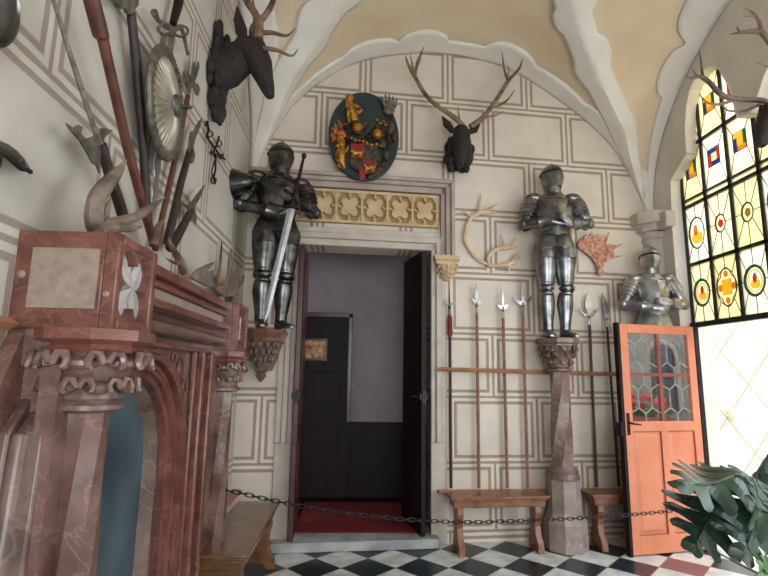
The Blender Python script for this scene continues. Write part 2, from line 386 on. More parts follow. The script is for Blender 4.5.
# ---- vault
_t = spl([(-1.3, 2.9), (-1.13, 3.4), (-1.05, 3.75), (-.93, 4.05), (-.717, 4.43), (-.25, 4.86), (.248, 5.07), (.85, 5.165), (1.39, 5.125), (1.82, 4.98), (2.354, 4.65), (2.717, 4.36), (2.92, 4.12), (3.118, 3.75), (3.22, 3.45), (3.3, 3.2), (3.4, 3.0)], 12)
_tx = [float(q[0]) for q in _t]; _tz = [float(q[1]) for q in _t]
def z1(x): return float(np.interp(x, _tx, _tz))
def z2(y, x=3.3):
    y = 2.95+(y-2.95)*2.38/(by(x)-2.95) if y > 2.95 else y
    per = 4.76; yy = (y-2.95+per/2) % per - per/2
    return 3.3+1.84*math.sqrt(max(0, 1-(yy/2.38)**2))**.92
def vz(x, y): return max(z1(x), z2(y, x) if y < by(x)-.01 else 0)
mb = MB(); nx, ny = 110, 200; vs = []; fs = []
for j in range(ny+1):
    y = -3.5+(5.45+3.5)*j/ny
    for i in range(nx+1):
        x = -1.2+(3.42+1.2)*i/nx; vs.append((x, y, vz(x, y)))
for j in range(ny):
    for i in range(nx):
        a = j*(nx+1)+i; fs.append((a, a+1, a+nx+2, a+nx+1))
mb.add(vs, fs); ce = mb.build('ceiling', 'web', kind='structure', angle=50)
so = ce.modifiers.new('thick', 'SOLIDIFY'); so.thickness = .12; so.offset = 1
ce.data.flip_normals() if ce.data.polygons[0].normal.z > 0 and False else None
mb = MB(); mb.span((-1.6, -3.7, 6), (3.65, 5.6, 6.15)); mb.build('roof', 'plaster', kind='structure')  # unseen slab added above the vault to block sky light
# ---- scalloped stucco bands on the vault
def lobes(t, marks, w0, w1):
    """width along the band with cusped lobes"""
    w = w0+(w1-w0)*math.sin(PI*t)**.8
    for c, r, h in marks:
        d = abs(t-c)/r
        if d < 1: w += h*math.sqrt(1-d*d)
    return w
def strip(mb, path, normals, wf, m_=6, lift=.014, both=False):
    n = len(path); vs = []; fs = []
    for i in range(n):
        t = i/(n-1); w = wf(t); wa, wb = (w if isinstance(w, tuple) else (0, w))
        for k in range(m_+1):
            q = -wa+(wa+wb)*k/m_; x = path[i][0]+normals[i][0]*q; y = path[i][1]+normals[i][1]*q
            vs.append((x, y, vz(x, y)-lift))
    for i in range(n-1):
        for k in range(m_):
            a = i*(m_+1)+k; fs.append((a, a+1, a+m_+2, a+m_+1))
    mb.add(vs, fs)
N_ = 160
xs = [-1.12+(3.29+1.12)*(.5-.5*math.cos(PI*i/N_)) for i in range(N_+1)]
mk = [(.345, .045, .10), (.435, .04, .16), (.575, .04, .17), (.66, .05, .07), (.74, .03, .07)]
mb = MB(); strip(mb, [(x, by(x, .0)) for x in xs], [(0, -1)]*(N_+1), lambda t: lobes(t, mk, .03, .22), lift=.016); t1 = mb.build('trim_2', 'band', kind='structure')
mb = MB(); ys = [5.3-4.7*(.5-.5*math.cos(PI*i/N_)) for i in range(N_+1)]
mkr = [(.26, .04, .12), (.36, .05, .2), (.5, .05, .2), (.64, .05, .2)]
strip(mb, [(3.29, y) for y in ys], [(-1, 0)]*(N_+1), lambda t: lobes(t, mkr, .03, .2), lift=.018)
mb.build('trim_3', 'band', kind='structure')
mb = MB(); strip(mb, [(-1.12, min(y, 4.97)) for y in ys], [(1, 0)]*(N_+1), lambda t: lobes(t, [(.3, .05, .1)], .04, .24), lift=.018)
mb.build('trim_4', 'band', kind='structure')
for nm, sg, yb in (('trim_5', -1, 4.97), ('trim_6', 1, 5.31)):
    path = []
    for i in range(61):
        y = yb-(yb-3.0)*i/60; z = z2(y, -1.1 if sg < 0 else 3.3)
        xx = np.linspace(-1.12, 1.05, 500) if sg < 0 else np.linspace(3.29, 1.1, 500)
        zz = np.array([z1(x) for x in xx]); j = int(np.argmax(zz >= z)) if (zz >= z).any() else len(xx)-1
        path.append((float(xx[j]), y))
    nrm = [(.72, .69) if sg < 0 else (-.72, .69)]*61
    mb = MB(); strip(mb, path, nrm, lambda t: (min(.14, .03+t*1.0)+lobes(t, [(.36, .05, .06), (.55, .05, .08)], 0, .02), min(.12, .03+t*1.0)+lobes(t, [(.3, .04, .05), (.5, .05, .06)], 0, .02)), 10, lift=.02)
    mb.build(nm, 'band', kind='structure')
for o in bpy.data.objects:
    if o.name.startswith('trim_') and o.name[5:] in '23456':
        mo = o.modifiers.new('thick', 'SOLIDIFY'); mo.thickness = .03; mo.offset = 0
# springing column and impost at right back corner
mb = MB(); cx, cy = RX-.02, by(RX)-.02
mb.lathe([(.13, 0), (.13, 3.05), (.15, 3.08), (.13, 3.11), (.17, 3.17), (.23, 3.24)], (cx, cy, 0), 24)
mb.build('trim_7', 'stone', kind='structure')
mb = MB()
mb.prism([(cx+.1, cy+.1, 3.24), (cx-.26, cy+.1, 3.24), (cx-.26, cy-.14, 3.24), (cx-.14, cy-.27, 3.24), (cx+.1, cy-.27, 3.24)], (0, 0, .13))
mb.prism([(cx+.1, cy+.1, 3.16), (cx-.2, cy+.1, 3.16), (cx-.2, cy-.12, 3.16), (cx-.12, cy-.22, 3.16), (cx+.1, cy-.22, 3.16)], (0, 0, .09))
mb.prism([(cx+.02, cy-.38, 3.16), (cx-.09, cy-.38, 3.16), (cx-.09, cy-.15, 3.16), (cx+.02, cy-.15, 3.16)], (0, 0, .17))
mb.build('trim_8', 'stone', kind='structure', bevel=.012)

# ---- doorway surround
def bbox(mb, x0, x1, z0, z1, o0, o1):
    """box on the back wall, standing out from o0 to o1"""
    a, b = bpt(x0, z0, o1), bpt(x1, z0, o1); mb.prism([a, b, bpt(x1, z1, o1), bpt(x0, z1, o1)], (0, o1-o0, 0))
mb = MB()   # jambs: stepped mouldings with slanted stops
for sx, xe in ((-1, D0), (1, D1)):
    for k, (w0, w1, o) in enumerate(((0, .05, .03), (.05, .10, .055), (.10, .16, .035))):
        a, b = sorted((xe+sx*w0, xe+sx*w1)); bbox(mb, a, b, .93-k*.0, DZ+.02+w1*.6, 0, o)
for k, (h0, h1, o) in enumerate(((0, .07, .03), (.07, .13, .055), (.13, .19, .035))):
    bbox(mb, D0-.16, D1+.16, DZ+h0, DZ+h1, 0, o)
for x0, x1 in ((D0-.16, D0), (D1, D1+.16)): bbox(mb, x0, x1, 0, .93, 0, .022)
mb.build('trim_9', 'stone', kind='structure', bevel=.008)
# hood mould
mb = MB()
zt = 3.60; xr = .98
for (z0, z1_, o) in ((3.47, 3.53, .06), (3.53, 3.57, .10), (3.57, 3.61, .13)): bbox(mb, -1.12, xr, z0, z1_, 0, o)
for (x0, x1, o) in ((xr-.14, xr-.09, .06), (xr-.09, xr-.04, .1), (xr-.04, xr, .13)): bbox(mb, x0, x1, 2.78, 3.60, 0, o)
mb.build('trim_10', 'mauve', kind='structure', bevel=.006)
# carved corbel at the end of the hood mould
mb = MB(); q = bw(446.5, 274, .08)
bbox(mb, q.x-.13, q.x+.13, 2.74, 2.79, 0, .15); bbox(mb, q.x-.115, q.x+.115, 2.70, 2.74, 0, .13)
mb.rings([(q.x, q.y+.04, 2.54, .025, .025), (q.x, q.y+.03, 2.58, .06, .05), (q.x, q.y+.02, 2.64, .085, .075), (q.x, q.y+.01, 2.70, .105, .09)], 16)
for i in range(7):
    a = -PI*.05-PI*.9*i/6
    for z, r, s_ in ((2.66, .1, .022), (2.61, .08, .02), (2.57, .055, .016)):
        mb.ball((q.x+math.cos(a)*r, q.y+.02+math.sin(a)*r*.85, z+.01*(i % 2)), (s_, s_, s_*.8), 8, 5)
mb.build('trim_11', 'sand', kind='structure')
# ochre frieze of cusped squares
fz0, fz1, fx0, fx1 = 3.11, 3.44, -1.05, .80
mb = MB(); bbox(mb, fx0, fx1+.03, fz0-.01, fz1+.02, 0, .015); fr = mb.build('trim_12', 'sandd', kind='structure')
mb = MB(); cw = .263
bbox(mb, fx0, fx1, fz1-.02, fz1+.01, .015, .06); bbox(mb, fx0, fx1, fz0-.01, fz0+.015, .015, .06)
k = 0; x = fx1
while x > fx0+.01:
    bbox(mb, x-.012, x+.012, fz0, fz1, .015, .058); cxx = x-cw/2; cz = (fz0+fz1)/2
    if x-cw > fx0-.02:
        P = []
        for i in range(32):   # raised panel: square with scooped lobes on the sides
            th = 2*PI*i/32; r = .082*(1+.16*math.cos(4*th))*(1.12 if abs(math.cos(2*th)) > .7 else .94)
            P.append((cxx+r*math.cos(th+PI/4), cz+r*1.12*math.sin(th+PI/4)))
        mb.prism([bpt(a, b, .05) for a, b in P], (0, .04, 0))
        for sx in (-1, 1):
            for sz in (-1, 1):
                mb.prism([bpt(cxx+sx*a, cz+sz*b, .045) for a, b in ((cw/2, .155), (cw/2, .07), (.105, .10), (.085, .14), (.04, .155))], (0, .03, 0))
        for sx, sz in ((0, 1), (0, -1), (1, 0), (-1, 0)):
            mb.tube([bpt(cxx+sx*cw/2, cz+sz*.155, .03), bpt(cxx+sx*.10, cz+sz*.115, .045), bpt(cxx+sx*.07+.02*sz, cz+sz*.08+.02*sx, .05)], [.02, .014, .006], 6)
    x -= cw
mb.build('frieze_tracery', 'sand', fr, bevel=.005)
# threshold step
mb = MB(); mb.prism([(-.74, by(-.74, .16), 0), (.80, by(.8, .16), 0), (.80, by(.8, -.3), 0), (-.74, by(-.74, -.3), 0)], (0, 0, .085))
mb.build('threshold_step', mat('grey_threshold_stone', (138, 140, 140), (176, 178, 176), 5, .8, bump=.1), kind='structure', bevel=.01)
mb = MB(); mb.prism([(-1.06, by(-1.06, .05), 0), (-.55, by(-.55, .05), 0), (-.55, by(-.55), 0), (-1.06, by(-1.06), 0)], (0, 0, .08)); mb.build('baseboard_back', 'stone', kind='structure')
# ---- hall behind the doorway
mb = MB(); mb.span((-1.3, 5.25, .0), (2.0, 6.9, .08)); mb.build('hall_floor', 'woodk', kind='structure')
mb = MB(); mb.span((-.56, 5.14, .086), (.70, 6.25, .1)); mb.build('carpet', 'carpet', label='red carpet on the floor of the dark hall beyond the doorway', cat='carpet')
mb = MB(); mb.span((-1.3, 6.6, .08), (2.1, 6.75, 4)); mb.span((-1.35, 5.4, .08), (-1.25, 6.75, 4)); mb.span((2.0, 5.5, .08), (2.1, 6.75, 4))
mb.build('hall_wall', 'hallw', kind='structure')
mb = MB(); mb.span((-1.25, 6.56, .08), (2.0, 6.6, .93)); mb.span((-1.25, 6.54, .93), (2.0, 6.6, .98))
for i in range(7):
    x = -.05+i*.29; mb.span((x, 6.545, .2), (x+.05, 6.56, .86))
mb.build('hall_wainscot', 'woodk', kind='structure')
d2 = MB().span((-.80, 6.53, .08), (-.09, 6.6, 2.29)).build('door_2', 'woodk', kind='structure', bevel=.004)
mb = MB()
for z0, z1_ in ((.3, .95), (1.05, 1.6)): mb.span((-.7, 6.515, z0), (-.2, 6.53, z1_))
mb.build('door_panel', 'woodk', d2, bevel=.006)
mb = MB(); mb.span((-.12, 6.5, .98), (-.07, 6.6, 2.34)); mb.span((-.80, 6.5, 2.29), (-.07, 6.6, 2.35)); mb.build('door_frame', 'woodd', d2, bevel=.005)
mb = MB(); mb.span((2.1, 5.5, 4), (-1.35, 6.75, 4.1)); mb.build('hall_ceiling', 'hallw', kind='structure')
p0, p1 = ay(303, 338, 6.51), ay(327, 361, 6.51)
t = thing('framed_picture', 'small dark framed yellowish picture on the dark inner door', 'picture', ((p0.x+p1.x)/2, 6.51, p1.z))
mb = MB(); mb.span((p0.x, 6.5, p1.z), (p1.x, 6.53, p0.z)); mb.build('frame', 'woodd', t, bevel=.004)
mb = MB(); mb.span((p0.x+.03, 6.494, p1.z+.03), (p1.x-.03, 6.502, p0.z-.03)); mb.build('picture', mat('picture_paint', (120, 40, 26), (206, 176, 110), 16, .5), t)
q = ay(354, 385, 6.6)
mb = MB(); mb.box((q.x, 6.59, q.z), (.035, .025, .05)); mb.build('light_switch', 'mauve', label='small light switch on the hall wall beside the dark inner door', cat='light switch', bevel=.004)
light('hall_daylight', 'AREA', (1.9, 6.0, 2.6), (-.3, 6.6, 2.2), 1.2, (.95, .93, 1), .6, 1.4)  # area light inside the closed hall, no window modelled there
# ---- two leaves of the doorway
def leaf(hx, hy, ang, w, sgn, name, label, mt):
    """leaf hinged at hx,hy running away at angle ang from +y"""
    t = thing(name, label, 'door leaf', (hx, hy, .09))
    R = Matrix.Translation((hx, hy, .09)) @ Rz(ang)
    H = 2.74
    mb = MB(R); mb.span((-.025, 0, 0), (.025, w, H)); mb.build('leaf_board', mt, t, bevel=.006)
    mb = MB(R)
    for z0, z1_ in ((.15, .85), (1.0, 1.75), (1.9, 2.6)):
        for x in (-.036, .026): mb.span((x, .08, z0), (x+.01, w-.08, z1_))
    mb.build('raised_panel', mt, t, bevel=.005)
    mb = MB(R); mb.span((-.04, -.006, 1.25), (.04, .07, 1.31)); mb.span((-.02, -.02, 1.22), (.02, .0, 1.34)); mb.tube([(.02*sgn, .04, 1.28), (.09*sgn, .04, 1.28), (.09*sgn, .09, 1.27)], .011)
    mb.build('door_handle', 'iron', t)
    return t
leaf(-.565, by(-.565, .13), math.radians(1.5), .56, 1, 'door_leaf', 'dark red-brown open left door leaf with iron lock beside the armour with the great sword', 'woodb')
leaf(.655, by(.655, .10), math.radians(13), .58, -1, 'door_leaf', 'almost black open right door leaf below the antlered stag head', 'woodk')

# ================================================================== BENCHES
def bench(name, label, x0, x1, y0, y1, zt, R, wood, group=None):
    t = thing(name, label, 'bench', R @ Vector(((x0+x1)/2, (y0+y1)/2, 0)))
    mb = MB(R); mb.span((x0, y0, zt-.022), (x1, y1, zt)); mb.build('seat', wood, t, bevel=.006)
    mb = MB(R); mb.span((x0+.02, y0+.02, zt-.045), (x1-.02, y1-.02, zt-.022)); mb.span((x0+.035, y0+.035, zt-.10), (x1-.035, y1-.03, zt-.045)); mb.build('apron', wood, t, bevel=.006)
    for xc in (x0+.10, x1-.10):
        prof = [(y0+.05, zt-.09), (y0+.04, zt-.16), (y0+.06, zt-.22), (y0+.07, .22), (y0+.05, .14), (y0+.01, .08), (y0, 0), (y0+.07, 0), (y0+.1, .05), (y1-.1, .05), (y1-.07, 0), (y1-.01, 0), (y1-.03, .1), (y1-.06, .22), (y1-.05, zt-.09)]
        mb = MB(R); mb.prism([(xc-.03, a, b) for a, b in prof], (.06, 0, 0)); mb.build('leg', wood, t, bevel=.006, smooth=False)
    return t
RB = Matrix.Translation((0, 5.05, 0)) @ Rz(BYAW)
bench('wooden_bench', 'brown wooden bench against the wall below the polearms, left of the stone pillar', .84, 1.78, -.385, -.15, .50, RB, 'wood')
bench('wooden_bench', 'brown wooden bench half hidden behind the salmon red door', 2.20, 2.84, -.385, -.15, .50, RB, 'wood')
RL = Rz(PI/2)
bench('wooden_bench', 'long plain bench with worn golden brown seat between fireplace and doorway', 3.30, 4.60, .63, .985, .50, RL, mat('worn_bench_wood', (92, 62, 40), (122, 86, 56), 8, .3, coat=.4))

# ================================================================== POLEARM RACKS AND POLEARMS
def rail(name, label, pts, w, h, m_='rail'):
    mb = MB(); mb.tube(pts, [(h/2*1.2, w/2*1.2)]*len(pts), 4, upv=(0, 0, 1)); 
    return mb.build(name, m_, label=label, cat='rack rail', smooth=False)
def bp2(x, z, off): return Vector((x, by(x, off), z))
rail('rack_rail', 'upper wooden rail holding the polearms on the back wall', [bp2(.80, 1.64, .095), bp2(2.85, 1.617, .095)], .03, .035)
rail('rack_rail', 'lower wooden rail behind the benches carrying the polearm butts', [bp2(.80, .485, .08), bp2(2.85, .472, .08)], .10, .03)
rail('rack_rail', 'short near end of wooden rail left of the fireplace block', [(LX+.05, 1.0, 1.73), (LX+.05, 1.62, 1.73)], .06, .035)
rail('rack_rail', 'upper wooden rail on the left wall behind the fireplace column', [(LX+.10, 4.05, 1.60), (LX+.10, 4.85, 1.60)], .03, .035)
rail('rack_rail', 'lower wooden rail along the wall at the back of the long bench', [(LX+.07, 3.95, .52), (LX+.07, 4.88, .52)], .09, .03)
GB = 'polearms on the back wall'
def wp(O, a, b, t=0):   # local (along wall, up) point about O
    return O @ Vector((a, t, b))
def blade(mb, O, pts, th=.008):
    P = [wp(O, a, b, -th/2) for a, b in pts]; mb.prism(P, (O.to_3x3() @ Vector((0, th, 0))))
def crescent(r, a0, a1, w, c=(0, 0), n=9):
    out = []; inn = []
    for i in range(n):
        t = i/(n-1); a = math.radians(a0+(a1-a0)*t); ww = w*math.sin(PI*t)
        out.append((c[0]+r*math.cos(a), c[1]+r*math.sin(a))); inn.append((c[0]+(r-ww)*math.cos(a), c[1]+(r-ww)*math.sin(a)))
    return out+inn[::-1][1:-1]
def polearm(name, label, top, bot, off, kind, shaft='shaft', r=.0155):
    pt, pb = bw(*top, off), bw(*bot, off); pb.z = max(pb.z, .502)
    t = thing(name, label, 'polearm', pb, GB)
    L_ = (pt-pb).length; ax = (pt-pb).normalized(); hl = {'spike': .17, 'leaf': .24, 'winged': .27, 'fork': .27, 'thin': .15, 'ornate': .26, 'glaive': .27}[kind]
    hb = pt-ax*hl
    mb = MB(); mb.tube([pb, pb.lerp(hb, .5), hb], [r, r*1.05, r], 8); mb.build('shaft', shaft, t)
    ya = Vector((math.cos(BYAW), math.sin(BYAW), 0)); O = Matrix((ya, ax.cross(ya)*-1, ax)).transposed()
    if O.determinant() < 0: O = Matrix((ya, ax.cross(ya), ax)).transposed()
    O = Matrix.Translation(hb) @ O.to_4x4()
    mb = MB(); mb.tube([wp(O, 0, -.09), wp(O, 0, .03)], [r*1.25, r*.8], 8)
    if kind == 'spike':
        mb.tube([wp(O, 0, 0), wp(O, 0, hl)], [.009, .002], 4); blade(mb, O, crescent(.055, 160, 380, .03, (0, .06)))
    if kind == 'leaf':
        blade(mb, O, [(0, hl), (.016, .15), (.018, .08), (.008, .05), (.05, .045), (.035, .015), (.006, 0), (-.006, 0), (-.04, .03), (-.06, .06), (-.01, .055), (-.018, .08), (-.016, .15)], .01)
    if kind == 'winged':
        blade(mb, O, [(0, hl), (.012, .12), (.009, .05), (.06, .06), (.045, .02), (.008, 0), (-.008, 0), (-.045, .02), (-.06, .05), (-.009, .045), (-.012, .12)], .01)
    if kind == 'fork':
        blade(mb, O, [(0, hl), (.012, .14), (.012, 0), (-.012, 0), (-.012, .14)], .012); blade(mb, O, crescent(.10, 170, 370, .045, (0, .10)))
    if kind == 'thin': blade(mb, O, [(0, hl), (.012, .09), (.008, 0), (-.008, 0), (-.012, .09)], .012)
    if kind == 'ornate':
        blade(mb, O, [(0, hl), (.035, .17), (.04, .1), (.02, .05), (.01, 0), (-.01, 0), (-.02, .05), (-.04, .1), (-.035, .17)], .01)
        for s in (-1, 1):
            mb.tube([wp(O, 0, .03), wp(O, s*.05, .01), wp(O, s*.09, .05), wp(O, s*.11, .09), wp(O, s*.13, .075), wp(O, s*.125, .05)], [.012, .011, .009, .008, .006, .004], 6)
            mb.tube([wp(O, s*.06, .02), wp(O, s*.07, .06), wp(O, s*.05, .07)], [.008, .006, .003], 6)
    if kind == 'glaive':
        blade(mb, O, [(-.03, hl), (.005, .21), (.03, .14), (.035, .07), (.015, .03), (.04, -.01), (.012, -.03), (-.012, -.03), (-.02, .05), (-.03, .15)], .01)
    mb.build('polearm_head', 'steelb' if kind in ('leaf', 'winged', 'ornate') else 'steel', t, smooth=False)
    return t, O
t, O = polearm('spear', 'spear with red velvet sleeve, nearest to the doorway corbel', (449.6, 290), (451, 488), .06, 'spike', 'shaftd')
mb = MB(); mb.tube([wp(O, 0, -.30), wp(O, 0, -.27), wp(O, 0, -.12), wp(O, 0, -.09)], [.022, .028, .026, .018], 10); mb.build('sleeve', 'sleeve', t)
polearm('spear', 'spear with broad bright leaf blade and side fluke, second from the doorway', (476.5, 282), (479, 488), .06, 'leaf')
polearm('spear', 'slim winged spear, third from the doorway', (502.3, 284), (507.5, 488), .06, 'winged')
polearm('fork_spear', 'polearm with crescent fork blade just left of the tall armour', (522, 280), (528, 488), .06, 'fork')
polearm('spear', 'short thin spear just right of the stone pillar', (564.5, 299), (573, 488), .06, 'thin')
t, O = polearm('partisan', 'partisan with wide blade and curled side hooks, right of the tall armour', (588, 292), (597, 488), .06, 'ornate', 'shaftd', .014)
mb = MB()
for k in range(9): mb.tube([wp(O, 0, -.12-.03*k), wp(O, 0, -.13-.03*k)], .018, 8)
mb.build('stud', 'iron', t)
polearm('glaive', 'glaive with curved one-sided blade, next to the salmon red door', (604.5, 293), (619, 488), .06, 'glaive', 'shaftd', .013)

# ================================================================== PILLAR WITH TWISTED SHAFT
pc = hit(555, 480, BN, BD-.22); pcx, pcy = 2.0, by(2.0, .24)
pil = thing('stone_pillar', 'twisted mauve stone pillar with carved capital carrying the tall armour', 'pillar', (pcx, pcy, 0))
mb = MB(); mb.lathe([(.20, 0), (.20, .24), (.15, .33), (.15, .62), (.135, .635)], (pcx, pcy, 0), 8, sq=1); mb.build('base', mat('mauve_pillar_stone', (132, 116, 110), (156, 142, 134), 7, .45, vein=(180, 170, 160)), pil, smooth=False)
def twisted(mb, c, r0, r1, z0, z1_, n=6, tw=1.9, steps=26, rr=.84):
    vs = []; fs = []; k_ = n*2
    for i in range(steps+1):
        t = i/steps; r = r0+(r1-r0)*t
        for k in range(k_):
            th = 2*PI*k/k_+tw*t; q = r*(1 if k % 2 == 0 else rr); vs.append((c[0]+q*math.cos(th), c[1]+q*math.sin(th), z0+(z1_-z0)*t))
    for i in range(steps):
        for k in range(k_):
            k2 = (k+1) % k_; fs.append((i*k_+k, i*k_+k2, (i+1)*k_+k2, (i+1)*k_+k))
    fs += [tuple(range(k_-1, -1, -1)), tuple(range(steps*k_, steps*k_+k_))]
    mb.add(vs, fs)
mb = MB(); twisted(mb, (pcx, pcy), .112, .090, .70, 1.64, 6, 1.7); mb.build('shaft', mat('mauve_shaft_stone', (104, 82, 78), (134, 110, 102), 7, .4, vein=(170, 150, 145)), pil, angle=25)
mb = MB(); mb.lathe([(.155, .63), (.155, .65), (.14, .68), (.145, .70), (.12, .72), (.11, .74)], (pcx, pcy, 0), 20); mb.lathe([(.10, 1.63), (.12, 1.645), (.12, 1.66), (.10, 1.675)], (pcx, pcy, 0), 20); mb.build('ring_moulding', 'marbleb', pil)
def capital(mb, c, z0, z1_, r0, r1, n=8, big=False):
    H = z1_-z0
    mb.lathe([(r0, z0), (r0*1.02, z0+H*.3), (r0*1.15, z0+H*.6), (r1*.9, z0+H*.85), (r1, z1_)], (c[0], c[1], 0), 20)
    for row, (zf, rf, s_) in enumerate(((.24, 1.1, 1.35), (.74, .0, 1.6)) if big else ((.22, 1.12, .9), (.55, 1.28, 1.0), (.84, .0, 1.05))):
        for i in range(n):
            a = 2*PI*(i+.5*(row % 2))/n; R_ = (r0*rf if rf else r1*.98); z = z0+H*zf; s2 = s_*r0*.34
            ca, sa = math.cos(a), math.sin(a); R3 = Matrix.Rotation(a, 3, 'Z')
            mb.ball((c[0]+R_*ca, c[1]+R_*sa, z), (s2*.55, s2*.95, H*.15), 8, 5, R3)
            for sd in (-1, 1):   # curled leaf edges
                pts = []
                for k in range(6):
                    th = k*.95; rr_ = s2*(.95-.13*k)
                    pts.append((c[0]+(R_+s2*.25+.1*s2*k)*ca-sa*sd*(s2*.75+rr_*math.cos(th)*.5), c[1]+(R_+s2*.25+.1*s2*k)*sa+ca*sd*(s2*.75+rr_*math.cos(th)*.5), z+rr_*math.sin(th)*.8))
                mb.tube(pts, [s2*.24, s2*.26, s2*.25, s2*.22, s2*.2, s2*.12], 6)
mb = MB(); capital(mb, (pcx, pcy), 1.675, 1.885, .11, .17, 8); mb.build('capital', mat('capital_stone', (88, 66, 60), (130, 104, 94), 16, .45), pil)
mb = MB(); mb.lathe([(.185, 1.885), (.185, 1.90), (.205, 1.915), (.205, 1.955), (.19, 1.965)], (pcx, pcy, 0), 8, sq=1); mb.build('abacus', 'marbleb', pil, smooth=False)

# ================================================================== ARMOUR
def hand(mb, W0, dr, pal, sd, s=1.0):
    """gauntlet hand at wrist W0 pointing dr, palm normal pal, thumb side sd"""
    dr = dr.normalized(); pal = (pal-dr*pal.dot(dr)).normalized(); sd_ = dr.cross(pal).normalized()*sd
    P = lambda a, b, c: W0+dr*a*s+sd_*b*s+pal*c*s
    mb.tube([P(-.01, 0, 0), P(.03, 0, 0), P(.07, 0, .003), P(.10, 0, .006)], [(.03*s, .022*s), (.04*s, .022*s), (.044*s, .02*s), (.042*s, .016*s)], 10, upv=tuple(sd_))
    for b, l in ((.03, .085), (.011, .095), (-.008, .088), (-.027, .07)):
        mb.tube([P(.09, b, 0), P(.09+l*.42, b, .004), P(.09+l*.72, b, .022), P(.09+l*.75, b, .05), P(.09+l*.55, b, .062)], [.0125*s, .012*s, .0115*s, .0105*s, .008*s], 7)
    mb.tube([P(.02, .03, .005), P(.05, .055, .015), P(.085, .062, .03), P(.105, .05, .045)], [.015*s, .014*s, .012*s, .009*s], 7)
def armour(name, label, base, yaw, s, steel, pose, legs=True, wide=1.08):
    R = Matrix.Translation(base) @ Rz(yaw) @ Matrix.Diagonal((s*wide, s*(wide*.5+.5), s, 1))
    t = thing(name, label, 'suit of armour', base)
    P = lambda *a: Vector(a)
    def crease(c, q):
        if q < 0: q = -(abs(q)**.85)*1.0
        return c, q
    mb = MB(R)   # breastplate with central ridge
    def pea(c, q):
        th = math.atan2(q, c); 
        if q < 0: q = q*(1+.18*max(0, 1-abs(c)*2.2))
        return c, q
    mb.rings([(0, 0, 1.03, .150, .115), (0, -.005, 1.07, .140, .118), (0, -.012, 1.15, .155, .135), (0, -.018, 1.25, .175, .148), (0, -.012, 1.35, .185, .145), (0, 0, 1.43, .17, .12), (0, .005, 1.48, .12, .095), (0, .005, 1.50, .09, .08)], 32, shape=pea)
    mb.build('breastplate', steel, t, angle=30)
    mb = MB(R)
    for sx in (-1, 1): mb.tube([P(sx*.13, -.06, 1.44), P(sx*.135, -.12, 1.38), P(sx*.12, -.155, 1.33)], [.012, .012, .01], 6)
    for z in (1.43, 1.075): mb.tube([P(.14*math.cos(a), (-.135 if z > 1.2 else -.128)*math.sin(a)-.006, z) for a in [PI*k/12 for k in range(13)]], .007, 6)
    mb.build('breastplate_rim', steel, t)
    mb = MB(R)
    z = 1.055
    nl = 4
    for k in range(nl):
        rx = .152+.012*k; mb.rings([(0, 0, z-.045, rx+.012, rx*.8+.014), (0, 0, z, rx, rx*.8)], 28); z -= .036
    mb.build('fauld', steel, t, angle=25)
    mb = MB(R)   # gorget
    mb.rings([(0, 0, 1.465, .125, .105), (0, 0, 1.485, .115, .10), (0, 0, 1.50, .085, .085), (0, -.005, 1.56, .075, .082), (0, -.005, 1.565, .08, .087), (0, -.008, 1.585, .078, .088)], 24); mb.build('gorget', steel, t, angle=30)
    HR = R @ Matrix.Translation((0, -.01, 1.58)) @ Matrix.Rotation(pose.get('hyaw', 0), 4, 'Z') @ Matrix.Rotation(pose.get('hpit', 0), 4, 'X')
    mb = MB(HR)
    mb.rings([(0, .01, -.02, .078, .09), (0, .01, .03, .088, .105), (0, .01, .09, .102, .125), (0, .01, .15, .1, .125), (0, .012, .19, .085, .108), (0, .015, .225, .055, .075), (0, .018, .243, .02, .035), (0, .018, .247, .004, .008)], 24)
    hl = mb.build('helmet', steel, t, angle=60)
    mb = MB(HR)   # comb along the skull
    pr = [(-.06, .215), (-.03, .25), (.02, .268), (.07, .255), (.11, .215), (.125, .16), (.12, .12)]
    mb.prism([(-.006, a, b) for a, b in pr]+[(-.006, .06, .15)], (.012, 0, 0)); mb.build('comb', steel, hl)
    mb = MB(HR)   # visor with a beak
    def beak(c, q):
        if q < 0: q = q*(1+.28*max(0, 1-abs(c)*1.5))
        return c, q
    mb.rings([(0, 0, -.02, .082, .095), (0, -.004, .02, .092, .11), (0, -.01, .07, .104, .128), (0, -.008, .105, .107, .122), (0, -.006, .122, .106, .114)], 28, shape=beak)
    mb.rings([(0, -.003, .142, .104, .118), (0, -.004, .165, .098, .116), (0, 0, .185, .088, .10)], 28, shape=beak)
    mb.build('visor', steel, hl, angle=50)
    mb = MB(HR)
    mb.rings([(0, -.004, .123, .104, .118), (0, -.004, .141, .103, .118)], 28, shape=beak); mb.build('eye_slit', 'black', hl)  # black band filling the slit, painted in for the shade inside the helmet
    mb = MB(HR)
    for sx in (-1, 1):
        mb = MB(HR); mb.ball((sx*.105, .015, .115), (.012, .02, .02), 10, 6); mb.build('pivot', 'iron', hl)
    for sx, arm in ((-1, pose['L']), (1, pose['R'])):
        sh, el, wr_, hd, pn = [Vector(a) for a in arm]
        mb = MB(R)   # pauldron: overlapping lames
        d = (el-sh).normalized()
        for k in range(5):
            c = sh+d*(.022+.036*k)+P(-sx*.012, 0, .015)*(1-k/5); rr = [.088, .092, .088, .08, .07][k]
            mb.tube([c-d*.028, c, c+d*.022, c+d*.026], [rr*.72 if k == 0 else rr*.93, rr*.97, rr, rr*.94], 18, upv=(0, 1, 0))
        mb.ball(sh+P(-sx*.02, 0, .03), (.085, .08, .06), 16, 8); mb.build('pauldron', steel, t, angle=35)
        mb = MB(R); mb.tube([sh+d*.1, sh.lerp(el, .6), el], [.058, .056, .05], 16); mb.build('rerebrace', steel, t)
        f = (wr_-el).normalized(); out = ((el-sh).normalized()-f).normalized()
